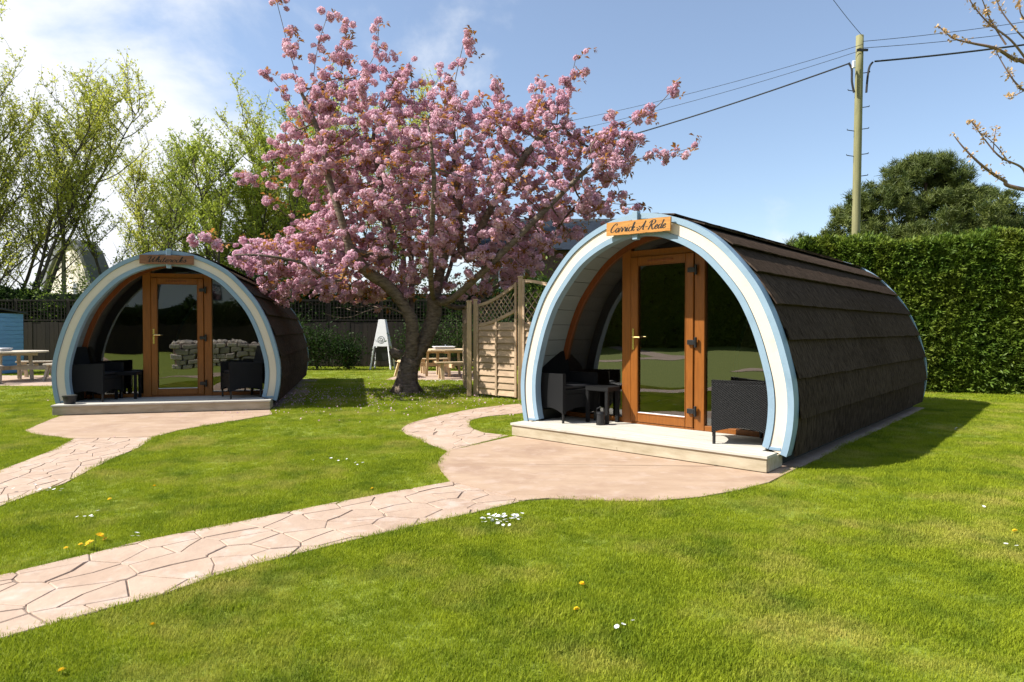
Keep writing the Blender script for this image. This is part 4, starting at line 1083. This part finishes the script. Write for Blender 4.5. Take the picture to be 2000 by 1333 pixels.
def chain(P,parent=-1,step=.16):
    P=[Vector(p) for p in P]; last=parent
    if parent>=0: P=[Vector(nodes[parent])]+P
    Q=catmull(P,8)
    acc=[Q[0]]
    for q in Q[1:]:
        if (q-acc[-1]).length>=step: acc.append(q)
    for i,q in enumerate(acc):
        if i==0 and parent>=0: continue
        nodes.append(np.array(q)); par.append(last); last=len(nodes)-1
    return last
def nearest(p): return int(np.argmin(np.linalg.norm(np.array(nodes)-p,axis=1)))
t0=chain([C(791,770),C(792,750),C(797,725),C(803,703)])
l1=chain([C(806,676,-.1),C(808,645,-.15),C(806,622,-.2)],t0)
r1=chain([C(820,680,.1),C(834,650,.15),C(845,620,.15),C(848,585,.1)],t0)
l2=chain([C(785,585,-.3),C(758,555,-.5),C(735,540,-.7),C(705,500,-.9)],l1)
l3=chain([C(690,440,-1.0),C(668,370,-1.0),C(655,310,-.9),C(628,240,-.8),C(600,190,-.6)],l2)
chain([C(760,500,-.2),C(755,420,0),C(735,330,.2),C(720,250,.3)],l2)
chain([C(800,560,.3),C(790,470,.8),C(770,380,1.2),C(760,300,1.3)],l1)
chain([C(770,603,-.5),C(742,608,-.9),C(712,622,-1.2),C(690,622,-1.5),C(676,614,-1.7)],l1)
chain([C(690,560,-1.2),C(640,530,-1.7),C(580,520,-2.0),C(530,520,-2.0)],l2)
r2=chain([C(855,540,.2),C(870,470,.3),C(880,390,.3),C(890,300,.2)],r1)
chain([C(880,590,-.4),C(940,545,-.9),C(1010,480,-1.2),C(1080,410,-1.2),C(1150,340,-1.0)],r1)
chain([C(900,600,.5),C(960,560,1.0),C(1030,500,1.5),C(1100,430,1.6)],r1)
chain([C(905,500,.0),C(960,410,-.2),C(1020,320,-.3),C(1075,250,-.2)],r2)
chain([C(870,520,.9),C(880,420,1.8),C(890,330,2.2)],r1)
chain([C(850,560,-.7),C(860,480,-1.5),C(870,390,-2.0),C(860,300,-2.0)],r1)
def colonise(A_,inf,kill,step,iters):
    alive=np.ones(len(A_),bool); nd=np.full(len(A_),1e9); ni=np.zeros(len(A_),int); done=0
    for it in range(iters):
        N=np.array(nodes[done:])
        if len(N)==0: break
        for s in range(0,len(N),400):
            dm=np.linalg.norm(A_[:,None,:]-N[None,s:s+400,:],axis=2); j=dm.argmin(1); dv=dm[np.arange(len(A_)),j]; b=dv<nd; nd[b]=dv[b]; ni[b]=done+s+j[b]
        done=len(nodes); alive&=nd>kill
        act=alive&(nd<inf)
        if not act.any(): break
        grow={}
        for a in np.nonzero(act)[0]: grow.setdefault(ni[a],[]).append(a)
        for k_,lst in grow.items():
            v=A_[lst]-nodes[k_]; v/=np.linalg.norm(v,axis=1)[:,None]; d=v.sum(0)+rng.normal(0,.12,3); d+=np.array([0,0,.10]); nn=np.linalg.norm(d)
            if nn<1e-3: continue
            p=nodes[k_]+d/nn*step; nodes.append(p); par.append(k_)
colonise(A_,2.2,.27,.17,70)
# long free shoots that stand out of the crown
shoots=[[(598,205),(578,150),(562,95),(548,40),(538,0),(533,-30)],[(615,235),(650,150),(668,80),(662,20)],[(640,170),(655,110),(690,60)],[(700,165),(735,110),(742,55)],[(600,190),(610,90),(632,15)],[(715,155),(760,110)],
 [(860,215),(882,165),(895,110),(908,55)],[(900,250),(930,190)],[(1040,230),(1050,160)],[(1085,225),(1105,160)],[(1060,230),(1110,165),(1125,105)],[(1180,280),(1240,235),(1290,200),(1325,158)],[(1190,330),(1250,318),(1300,310),(1345,298)],[(1195,270),(1225,235),(1260,232)],
 [(590,350),(540,345),(500,365),(455,342)],[(560,480),(500,480),(440,478),(378,468)],[(600,330),(560,310),(515,300)],[(585,230),(540,165),(510,140)],[(600,560),(540,560),(485,555)],[(575,290),(520,280)],[(1150,400),(1200,410),(1245,408)],[(860,190),(855,110)],[(560,420),(520,390)],[(985,235),(970,180)],[(820,230),(810,150)]]
sh_pts=[]; tip_pts=[]
for s in shoots:
    dy=rng.uniform(-.8,.4); n0=nearest(C(*s[0],dy)); before=len(nodes); chain([C(*q,dy) for q in s],n0,.15)
    sh_pts += list(range(before+1,len(nodes)-1)); tip_pts.append(nodes[-1])
NN=np.array(nodes); par_=np.array(par); rad=np.zeros(len(NN)); kids=[[] for _ in NN]
for i,p in enumerate(par_):
    if p>=0: kids[p].append(i)
order=[]; stack=[0]
while stack: i=stack.pop(); order.append(i); stack+=kids[i]
EXP=1.95
for i in order[::-1]: rad[i]=.0055 if not kids[i] else (sum(rad[k]**EXP for k in kids[i])+.0000008)**(1/EXP)
rad*=.215/rad[0]; rad=np.maximum(rad,.0065)
rad[0]*=1.12
cherry=tree_root('cherry_tree',tuple(CB),'pink blossoming cherry tree standing between the two pods','tree')
mt=MB(); mbr=MB()
# every run of the skeleton from a fork to its end becomes one tapered limb
stack=[(0,None)]
CBa=np.array(CB)
while stack:
    i,pr=stack.pop(); run=[pr,i] if pr is not None else [i]
    while kids[i]:
        ks=sorted(kids[i],key=lambda q:-rad[q])
        for q in ks[1:]: stack.append((q,i))
        i=ks[0]; run.append(i)
    if len(run)<2: continue
    rr_=[rad[q] for q in run]
    if pr is not None: rr_[0]=min(rr_[0],rr_[1]*1.25)
    pts=[NN[q]-CBa for q in run]
    big=rr_[0]>.05
    (mt if big else mbr).tube(pts, rr_, 12 if big else (5 if rr_[0]>.02 else 3), cap=False)
# flare and knots at the foot
fl=MB(); fl.tube([(-.01,0,-.06),(-.01,0,.05),(0,0,.16),(.02,0,.34),(.04,0,.5)],[.33,.28,.245,.222,.208],14)
for a in range(5):
    t=a*1.3+.4; fl.tube([(.1*math.cos(t),.1*math.sin(t),.30),(.22*math.cos(t),.22*math.sin(t),.10),(.37*math.cos(t),.37*math.sin(t),-.03)],[.12,.09,.04],7)
fl.tube([(-.12,-.15,.78),(-.24,-.18,.86),(-.30,-.2,.92)],[.13,.10,.06],8)
mt.v+= []
b0=len(mt.v); mt.v+=fl.v; mt.f+=[tuple(i+b0 for i in f) for f in fl.f]; mt.m+=fl.m
mt.build('trunk',M['bark_cherry'],cherry,smooth=True); mbr.build('branches',M['bark_cherry'],cherry,smooth=True)
def blossom(seed):
    """a ball of two or three frilly double flowers"""
    r=np.random.default_rng(seed); vs=[]
    for f in range(3):
        c=r.normal(size=3); c/=np.linalg.norm(c); c*=.050*r.uniform(.6,1.1)
        for k_ in range(44):
            d=r.normal(size=3); d/=np.linalg.norm(d); e=np.cross(d,r.normal(size=3)); e/=np.linalg.norm(e); g_=np.cross(d,e)
            o_=c+d*.058*r.uniform(.7,1.1); tl=r.uniform(-.25,.95); w=.024*r.uniform(.8,1.25); ax=(g_*math.cos(tl)+d*math.sin(tl))
            vs += [o_-ax*w*.6-e*w*.35, o_-ax*w*.6+e*w*.35, o_+ax*w*.7+e*w*.8+d*.006, o_+ax*w*.7-e*w*.8+d*.006]
    return np_mesh('blossom_cluster', np.array(vs), 4, M['petal'])
bl=[blossom(40+k) for k in range(4)]; bl_src=[source('blossom',b) for b in bl]
def bronze(seed):
    r=np.random.default_rng(seed); vs=[]
    for k_ in range(6):
        a=r.uniform(0,2*math.pi); d=np.array([math.cos(a),math.sin(a),r.uniform(-.7,.9)]); d/=np.linalg.norm(d); s=np.cross(d,[0,0,1]); s/=np.linalg.norm(s); L=.115*r.uniform(.7,1.25); W_=.05*r.uniform(.8,1.2)
        b=d*.03; m_=b+d*L*.5+np.array([0,0,.012]); t=b+d*L-np.array([0,0,.03])
        vs += [b,m_+s*W_/2,t,m_-s*W_/2]
    return source('leaves',np_mesh('leaves',np.array(vs),4,M['bronze']))
br_src=[bronze(60+k) for k in range(3)]
thin=np.nonzero((rad<.034))[0]; thin=thin[NN[thin][:,2]>2.0]
nT=len(thin); pos=[]
for i in thin:
    isS=i in set(()) 
    pos.append(NN[i])
pos=np.array(pos); anch=pos[rng.permutation(len(pos))[:1450]]
pos=np.concatenate([anch]+[anch[rng.uniform(size=len(anch))<f_]+rng.normal(0,.10,(1,3)) for f_ in (.6,.35)])
pos=pos+rng.normal(0,.085,pos.shape)
sp=NN[sh_pts]; sp=sp[rng.uniform(size=len(sp))<.42]; sp=np.concatenate([sp,np.array(tip_pts)]); sp=np.concatenate([sp,sp[rng.uniform(size=len(sp))<.35]+rng.normal(0,.10,(1,3))]); sp=sp+rng.normal(0,.05,sp.shape)
# singled out: the shoot blossoms and those nearest the viewer
score=pos[:,1]; ordr=np.argsort(score)
n_single=max(0,300-len(sp)); singles=np.concatenate([sp[:300],pos[ordr[:n_single]]]); rest=np.concatenate([pos[ordr[n_single:]],sp[300:]])
for k_,p in enumerate(singles):
    s_=R.uniform(.6,1.3); link('blossom_cluster',bl[k_%4],cherry,tuple(p-CBa),(R.uniform(-.6,.6),R.uniform(-.6,.6),R.uniform(-3,3)),(s_,s_,s_))
tag(scatter('blossoms',rest-CBa,rand_rot(len(rest),.7),rng.uniform(.5,1.3,len(rest)),bl_src,cherry),kind='stuff')
lp=np.concatenate([pos,sp]); lp=lp[rng.uniform(size=len(lp))<.58]+rng.normal(0,.06,(1,3)); lp=lp+rng.normal(0,.06,lp.shape)
tag(scatter('bronze_leaves',lp-CBa,rand_rot(len(lp),.6),rng.uniform(.7,1.3,len(lp)),br_src,cherry),kind='stuff')

fp=np.stack([rng.normal(-2.2,1.9,1500),rng.normal(13.2,1.5,1500),rng.uniform(.02,.035,1500)],1)
fp=np.concatenate([fp,np.stack([rng.normal(-4.3,.5,300),rng.normal(12.2,1.0,300),rng.uniform(.015,.03,300)],1)])
tag(link('fallen_petals',np_mesh('fallen_petals',leaf_quads(fp,.028,.8,0),4,M['petal'])),'pink petals fallen on the grass under the cherry tree','petals',kind='stuff')
# --- pine beyond the hedge
def needle(seed):
    r=np.random.default_rng(seed); vs=[]
    for k_ in range(46):
        d=r.normal(size=3); d[2]=abs(d[2])*.9+.15; d/=np.linalg.norm(d); s=np.cross(d,r.normal(size=3)); s/=np.linalg.norm(s); L=.22*r.uniform(.6,1.1); w=.022
        b=r.normal(size=3)*.05; vs += [b-s*w/2,b+s*w/2,b+d*L+s*w*.2,b+d*L-s*w*.2]
    return source('needles',np_mesh('needles',np.array(vs),4,M['pine']))
nd_=[needle(80+k) for k in range(3)]
def pine(base, lobes, label, seed, per=150, th=6.8):
    r=random.Random(seed); o=tree_root('pine_tree',base,label); tr=MB(); P=[]
    tr.tube([(0,0,0),(.1,0,.36*th),(0,.1,.73*th),(.1,0,th)],[.30,.24,.16,.05],9)
    for (cx,cy,cz,rx,rz) in lobes:
        tr.tube([(0,0,max(.8,cz*.45)),(cx*.5,cy*.5,cz*.75),(cx,cy,cz)],[.11,.07,.03],6,cap=False)
        n=int(per*rx*rz)
        # sub-clumps on the lobe give the cauliflower outline
        sub=[]
        for _ in range(int(12*rx)+6):
            v=Vector((r.gauss(0,1),r.gauss(0,1),r.gauss(.25,.8))).normalized(); sub.append((cx+v.x*rx*.8,cy+v.y*rx*.8,cz+v.z*rz*.8,r.uniform(.28,.5)))
        for (a,b,c,s) in sub:
            for _ in range(int(n/len(sub))):
                v=Vector((r.gauss(0,1),r.gauss(0,1),r.gauss(.2,.9))).normalized()*(s*r.uniform(.55,1.05)); P.append((a+v.x,b+v.y,c+v.z*.8))
    P=np.array(P); tr.build('trunk',M['bark_pine'],o,smooth=True)
    tag(scatter('crown',P,rand_rot(len(P),.8),rng.uniform(.75,1.2,len(P)),nd_,o),kind='stuff')
pine((15.3,24.0,0),[(0,0,6.5,1.5,1.25),(-1.5,-.3,5.8,1.35,1.0),(1.5,-.2,5.6,1.4,1.1),(.2,-1.2,5.2,1.7,1.1),(-2.5,-.2,4.7,1.2,.8),(-3.1,.2,4.1,.8,.7),(2.5,.1,4.8,1.2,.8),(-1.0,-1.3,4.1,1.6,.9),(1.6,-1.2,4.2,1.6,.9),(.4,.4,7.2,.8,.6),(-.8,.2,6.9,.7,.6),(1.1,0,6.8,.8,.6),(3.4,-.3,4.6,1.1,.8),(2.3,0,5.7,1.1,.8),(-2.2,0,5.4,1.0,.7)],'dark rounded pine tree beyond the hedge right of the utility pole',5,210)
pine((19.4,24.5,0),[(0,0,4.7,1.5,1.0),(-1.2,-.2,4.3,1.1,.8),(1.4,0,4.9,1.4,1.0)],'lower grey green conifer at the right edge beyond the hedge',6,150,4.4)
pine((11.0,24.5,0),[(0,0,4.1,.6,.6),(.7,-.1,4.2,.7,.6),(-.7,0,3.6,.5,.5)],'small pine top peeping over the hedge left of the pole',7,150,3.6)

# --- overgrown hedge behind the fence
def back_hedge(x0,x1,y,h,label,seed,face=1,src=None,rz=0.0,core='hedge_core'):
    o=empty('garden_hedge',(x0,y,0),rz); tag(o,label,'hedge'); L=x1-x0; m=MB(); m.box(0,L,-.5,.5,0,h*.90); m.build('inner_growth',M[core],o)
    N=int(L*h*60); X=rng.uniform(0,L,N); top=h*(.9+.1*np.sin(X*.9+seed)+.07*np.sin(X*2.3)); Z=top*rng.uniform(0,1,N); P=np.stack([X,face*(.52+rng.normal(0,.10,N)),Z],1); Q=np.stack([rng.uniform(-3,3,N),rng.uniform(-.7,.5,N),face*math.pi/2+rng.normal(0,.6,N)],1)
    N2=int(L*60); X2=rng.uniform(0,L,N2); P2=np.stack([X2,rng.uniform(-.5,.5,N2),h*(.9+.1*np.sin(X2*.9+seed)+.07*np.sin(X2*2.3))+rng.normal(0,.12,N2)],1); Q2=rand_rot(N2)
    tag(scatter('foliage',np.concatenate([P,P2]),np.concatenate([Q,Q2]),rng.uniform(1.2,2.0,N+N2),src or hs,o),kind='stuff')
dark_spray=[spray_src(120+k,M['shrub'],14,.13,.034) for k in range(3)]
back_hedge(-27,4.6,24.2,2.95,'dark overgrown hedge rising behind the back fence',2,-1,dark_spray)
# --- shrubs
def shrub(x,y,h,w,seed,m,label,n=2200,leaf=.085,cat='shrub'):
    r=np.random.default_rng(seed); o=tree_root('shrub',(x,y,0),label,cat,'shrubs along the back fence'); st=MB(); P=[]
    for k_ in range(9):
        a=r.uniform(0,2*math.pi); e=np.array([math.cos(a)*w*r.uniform(.3,.9),math.sin(a)*w*.6*r.uniform(.3,.9),h*r.uniform(.6,1.0)])
        mid=e*.5+np.array([0,0,h*.12]); st.tube([(0,0,0),tuple(mid),tuple(e)],[.022,.014,.005],4,cap=False)
        c=n//9; t=r.uniform(.15,1.05,c)[:,None]; q=np.where(t<.5, mid*t*2, mid+(e-mid)*(t-.5)*2); P.append(q+r.normal(0,1,(c,3))*np.array([w*.28,w*.22,h*.13]))
    P=np.concatenate(P); P=P[P[:,2]>.03]; st.build('stems',M['bark_willow'],o)
    tag(link('leaves',np_mesh('leaves',leaf_quads(P,leaf,.5,.2),4,m),o),kind='stuff')
sy=21.6
for k_,(x,h,w,mm,lb) in enumerate([(-8.9,2.1,1.0,'shrub','dark bushy shrub right beside the Whiterocks pod rear'),(-7.6,1.7,.9,'shrub','dark shrub second from the Whiterocks pod along the fence'),(-6.5,1.35,.9,'shrub','dark shrub in the middle of the shaded fence border'),(-5.45,1.15,.8,'shrub','low glossy shrub left of the white tapered stand'),(-3.0,1.5,.9,'shrub','dark shrub right behind the cherry trunk'),(-1.8,1.9,1.0,'shrub','dark shrub behind the pine picnic table'),(-.6,2.2,1.0,'shrub','tall dark shrub behind the lattice screen post'),(.9,3.0,1.1,'shrub_light','bright green shrub showing above the lattice screens')]):
    shrub(x,sy-(.2 if k_<7 else 6.0),h,w,200+k_,M[mm],lb)
shrub(-16.9,24.3,3.2,1.6,230,M['shrub_light'],'yellow green shrub showing above the fence left of the pod',3500,.11)
shrub(-19.6,23.9,3.4,1.6,231,M['shrub'],'dark ivy covered growth over the fence above the shed',3500,.11)
shrub(-12.0,24.2,3.3,1.8,232,M['shrub'],'dark growth behind the fence right of the Whiterocks arch',3800,.11)
shrub(-8.3,24.4,3.6,1.9,233,M['shrub'],'dark growth behind the fence under the cherry blossom',4200,.11)
shrub(-4.4,24.5,3.4,1.9,234,M['shrub'],'dark growth behind the fence above the white stand',4200,.11)
shrub(-.9,24.4,3.2,1.9,235,M['shrub'],'dark growth behind the fence above the picnic table',4200,.11)

# --- young tree outside the right edge whose twigs reach into view
TB=(9.2,7.2)
o=tree_root('young_tree',(TB[0],TB[1],0),'budding tree at the right edge with bare twigs reaching into view')
tr=MB(); bd=[]
def T(px,py,Y): p=D(px,py,Y); return Vector((p[0]-TB[0],p[1]-TB[1],p[2]))
tr.tube([(0,0,0),(-.03,0,1.2),(.02,0,2.3),(.05,0,3.6),(.1,0,5.2)],[.11,.09,.075,.055,.02],9)
def limb(P,r0,r1,budn):
    Q=catmull(P,7); tr.tube(Q,[r0+(r1-r0)*i/(len(Q)-1) for i in range(len(Q))],5,cap=False)
    for k_ in range(budn): t=R.uniform(.35,1)*(len(Q)-1.001); i=int(t); bd.append(Q[i].lerp(Q[i+1],t-i))
    bd.append(Q[-1])
h1=Vector((0,0,2.3)); h2=Vector((.03,0,3.0)); h0=Vector((0,0,1.9))
limb([h0,Vector((-1.4,-.1,2.55)),T(2010,372,7.1),T(1960,352,7.1),T(1920,325,7.0),T(1885,292,7.0),T(1862,264,7.0)],.034,.004,9)
limb([T(2010,372,7.1),T(1998,330,7.1),T(1955,308,7.0),T(1925,275,7.0),T(1897,237,7.0)],.016,.004,9)
limb([T(1968,316,7.0),T(1950,290,7.0),T(1923,264,7.0)],.008,.003,3); limb([T(1940,298,7.0),T(1942,270,7.0),T(1946,250,7.0)],.006,.003,3)
limb([h1,Vector((-1.3,.1,3.3)),T(2030,135,7.2),T(1985,118,7.2),T(1945,95,7.1),T(1900,85,7.1),T(1862,75,7.1),T(1834,52,7.1)],.034,.004,14)
limb([T(2010,125,7.2),T(1975,80,7.1),T(1930,45,7.1),T(1900,10,7.1),T(1880,-25,7.1)],.014,.004,10)
limb([T(1965,88,7.1),T(1935,40,7.1),T(1915,-10,7.0)],.010,.004,7); limb([T(2020,95,7.2),T(1985,60,7.1),T(1955,20,7.1),T(1940,-20,7.1)],.011,.004,8)
limb([h1,Vector((-1.2,0,3.0)),T(2030,190,7.2),T(1992,170,7.1),T(1968,140,7.1),T(1945,100,7.1)],.02,.004,9)
limb([T(2000,178,7.1),T(1985,185,7.1),T(1970,190,7.1)],.006,.003,3); limb([T(2030,60,7.2),T(1995,30,7.1),T(1990,-10,7.1)],.010,.004,6)
for k_ in range(16):
    a=R.uniform(-1.2,2.2); z=R.uniform(2.2,4.6); L=R.uniform(.8,1.6); s=Vector((.03,0,z)); e=s+Vector((math.cos(a)*L*.9,math.sin(a)*L*.9,L*.7)); limb([s,(s+e)/2+Vector((0,0,-.08)),e],.018,.004,12)
tr.build('trunk',M['twig'],o,smooth=True)
P=np.array([tuple(p) for p in bd for _ in range(9)])+rng.normal(0,.017,(len(bd)*9,3)); tag(link('buds',np_mesh('buds',leaf_quads(P,.038,.5,.3),4,M['bud']),o),kind='stuff')

#@@FAR
# ------------------------------------------------------------------ far buildings
o=empty('house',(2.6,29.0,0)); tag(o,'house with dark slate roof almost hidden behind the cherry blossom','house')
m=MB(); m.box(-4,3.0,0,6,0,5.0); m.build('wall',M['bark_pine'],o)
m=MB(); m.add([(-4.3,-.4,4.9),(3.3,-.4,4.9),(3.3,6.4,4.9),(-4.3,6.4,4.9),(-4.3,3,6.75),(3.3,3,6.75)],[(0,1,5,4),(2,3,4,5),(1,2,5),(3,0,4),(0,3,2,1)]); m.build('roof',M['slate'],o)
m=MB(); m.box(-4.35,3.35,2.9,3.1,6.70,6.82); m.build('ridge_tiles',M['greyband'],o)
for x in (-2.6,1.2):
    w=MB(); w.box(x-.6,x+.6,-.03,.04,2.8,4.2); w=w.build('window',M['white'],o); p=MB(); p.box(x-.52,x+.52,-.045,-.031,2.88,4.12); p.build('pane',M['glass'],w)
o=empty('curved_building',(-20.6,30.0,0),math.radians(-33)); tag(o,'cream building with curved grey roof edge seen through the willows','building')
q=[(x*1.25,z) for x,z in [(-2.3,0),(-2.2,2.2),(-1.95,3.3),(-1.55,4.1),(-1.0,4.8),(-.4,5.2),(.1,5.28),(.55,5.15),(1.0,4.7),(1.4,4.0),(1.75,3.0),(1.95,2.0),(2.0,0)]]
m=MB(); n=len(q); m.add([(x,0,z) for x,z in q]+[(x,.7,z) for x,z in q],[tuple(range(n)),tuple(range(2*n-1,n-1,-1))]+[(i,n+i,n+i+1,i+1) for i in range(n-1)]); m.build('gable_wall',M['render'],o)
m=MB(); A2=np.array(q[1:-1]); c_=np.array([0,2.5]); B2=A2+(A2-c_)/np.linalg.norm(A2-c_,axis=1)[:,None]*.28; band(m,A2,B2,-.15,.8); fix_=m.build('roof',M['greyband'],o); fix(fix_.data)
w=MB(); w.box(.35,.75,-.03,.03,2.5,3.5); w=w.build('window',M['white'],o); p=MB(); p.box(.4,.7,-.04,-.031,2.55,3.45); p.build('pane',M['glass'],w)

# ------------------------------------------------------------------ lawn flowers
def disc(n,r,z,w,mat_,seed):
    rr=np.random.default_rng(seed); vs=[]
    for i in range(n):
        a=2*math.pi*i/n+rr.uniform(-.1,.1); d=np.array([math.cos(a),math.sin(a),0]); s=np.array([-math.sin(a),math.cos(a),0])*w
        vs += [np.array([0,0,z])+d*r*.15-s*.4, np.array([0,0,z])+d*r*.15+s*.4, np.array([0,0,z+.004])+d*r+s, np.array([0,0,z+.004])+d*r-s]
    return np.array(vs)
def flower_mesh(kind):
    if kind=='daisy': return np_mesh('daisy',disc(9,.017,.045,.005,M['daisy'],1),4,M['daisy'])
    v=np.concatenate([disc(12,.026-.006*k,.045+.006*k,.005,M['yellow'],k) for k in range(3)]); return np_mesh('flower_head',v,4,M['yellow'])
dm=flower_mesh('daisy'); ym=flower_mesh('dandelion')
st=MB(); st.tube([(0,0,0),(.003,0,.045)],.0018,4); stm=st.mesh('stem',M['shrub_light'])
def dandelion(px,py,label,s=1.25):
    p=G(px,py); o=empty('dandelion',p); tag(o,label,'flower','yellow dandelions in the lawn'); o.scale=(s,s,s); o.rotation_euler=(0,0,R.uniform(0,6))
    link('flower_head',ym,o,None,(R.uniform(-.5,.1),R.uniform(-.3,.3),0)); link('stem',stm,o)
for px,py,lb in [(187,1062,'yellow dandelion, upper of the pair beside the front path'),(184,1075,'yellow dandelion, lower of the pair beside the front path'),(130,1080,'small yellow dandelion left of the pair by the path edge'),(157,1073,'small yellow dandelion just left of the pair by the path'),(210,1060,'small yellow dandelion just right of the pair by the path'),(297,1234,'yellow dandelion below the front path near the bottom left'),(122,1324,'yellow dandelion at the bottom edge on the left'),(1128,1202,'yellow dandelion in the front lawn near the bottom middle'),(1136,1150,'small yellow dandelion above the bottom middle of the lawn'),(300,956,'faint yellow dandelion in the lawn between the two paths'),(215,982,'yellow dandelion left in the lawn between the two paths'),(728,961,'yellow dandelion at the path edge near the large patio'),(1985,1045,'yellow dandelion at the right edge of the lawn')]:
    dandelion(px,py,lb,1.1 if 'pair beside' in lb else .6)
def daisies(px,py,n,w,h,label,sc=.72):
    c=G(px,py); o=empty('daisy_clump',c); tag(o,label,'flower','clumps of white daisies in the lawn')
    for k_ in range(n):
        s_=sc*R.uniform(.8,1.2); link('daisy',dm,o,(R.gauss(0,w),R.gauss(0,h),R.uniform(-.008,.008)),(R.uniform(-.5,.2),R.uniform(-.3,.3),R.uniform(0,6)),(s_,)*3)
for a in [(975,1022,46,.075,.07,'dense clump of white daisies below the large patio'),(92,963,9,.12,.06,'white daisies at the lower edge of the left path'),(182,1016,5,.05,.08,'few white daisies left in the lawn between the paths'),(262,1058,3,.02,.02,'white daisies at the edge of the front path beside dandelions'),(648,905,4,.10,.08,'white daisies in the middle of the lawn between the paths'),(1208,1228,3,.05,.05,'scattered pale daisies at the bottom middle of the lawn'),(1925,997,2,.03,.03,'white daisies in the lawn near the right edge'),(1985,1080,2,.04,.04,'white daisies low at the right edge of the lawn'),(702,911,3,.05,.05,'white daisies right in the lawn between the paths'),(1865,842,3,.04,.04,'white daisies in the shadow edge beside the sunlit pod'),(870,746,30,.30,.05,'row of white petals and daisies before the pine picnic table',)]: daisies(*a)

#@@BEHIND
# ------------------------------------------------------------------ what the door glass mirrors: planter, hedge, fence and house behind the viewer
o=empty('stone_planter',(-4.3,-2.2,0),math.radians(12)); tag(o,'dry stone planter heaped with pale stones, mirrored in the Whiterocks door','planter')
for row in range(5):
    for k_ in range(9):
        for side_ in (0,1):
            m=MB(); w=.36; x=-1.65+k_*.37+(row%2)*.16+R.uniform(-.02,.02); y=(-.5 if side_==0 else .5); h=.15+R.uniform(-.01,.01); d_=R.uniform(-.03,.03)
            m.box(x,x+w*R.uniform(.86,.96),y-.12+d_,y+.12+d_,row*.165,row*.165+h); m.build('stone',M['stone'],o,bevel=.02)
for k_ in range(60):
    m=MB(); a=R.uniform(-1.6,1.6); b=R.uniform(-.4,.4); s_=R.uniform(.07,.13); m.tube([(a-s_,b,.84),(a-s_*.3,b,.86+s_*.3),(a+s_*.5,b+.02,.85),(a+s_,b,.84)],[s_*.3,s_*.8,s_*.75,s_*.25],6); m.build('stone',M['stone'],o)
m=MB(); m.box(-1.6,1.6,-.4,.4,0,.80); m.build('fill',M['gravel'],o)
back_hedge(-30,26,-38.0,13.0,'tall dark tree belt behind the white house mirrored in the Whiterocks door',1,1,dark_spray)
back_hedge(-22,14,-22.0,3.1,'dark hedge behind the viewer below the mirrored white house',4,1,dark_spray)
belt_spray=[spray_src(140+k,M['willow2'],16,.22,.06) for k in range(3)]
back_hedge(-38,6,-34.0,10.5,'tall tree belt far to the left mirrored in the Carrick-A-Rede glass',3,-1,belt_spray,math.radians(90))
o=empty('garden_fence',(-12,-17,0)); tag(o,'brown board fence behind the viewer mirrored in the pod glass','fence')
for k_ in range(120): link('board',bmesh_,o,(k_*.155,0,0))
for k_,(x,y,h) in enumerate([(-46,-6,12),(-50,-14,13),(-44,-20,11),(-52,2,12)]):
    willow((x,y,0),h,1.3,6,300+k_,M['willow2'],['bushy tree behind the viewer, tallest in the mirrored row','tree behind the viewer above the mirrored hedge','small tree behind the viewer at the mirrored fence','outermost tree behind the viewer in the mirrored row'][k_],nleaf=1.0,leaf=.2)
o=empty('house',(-5.5,-27,0)); tag(o,'white walled house behind the viewer mirrored in the Whiterocks door','house')
m=MB(); m.box(-7,7,-6,0,0,4.9); m.build('wall',M['white'],o)
m=MB(); m.add([(-7.3,.4,4.9),(7.3,.4,4.9),(7.3,-6.4,4.9),(-7.3,-6.4,4.9),(-7.3,-3,7.4),(7.3,-3,7.4)],[(1,0,4,5),(3,2,5,4),(2,1,5),(0,3,4),(0,1,2,3)]); m.build('roof',M['slate'],o)
for x in (-5,-2,2,5): w=MB(); w.box(x-.6,x+.6,-.02,.03,3.5,4.5); w=w.build('window',M['greyband'],o); p=MB(); p.box(x-.5,x+.5,.031,.04,3.6,4.4); p.build('pane',M['glass'],w)
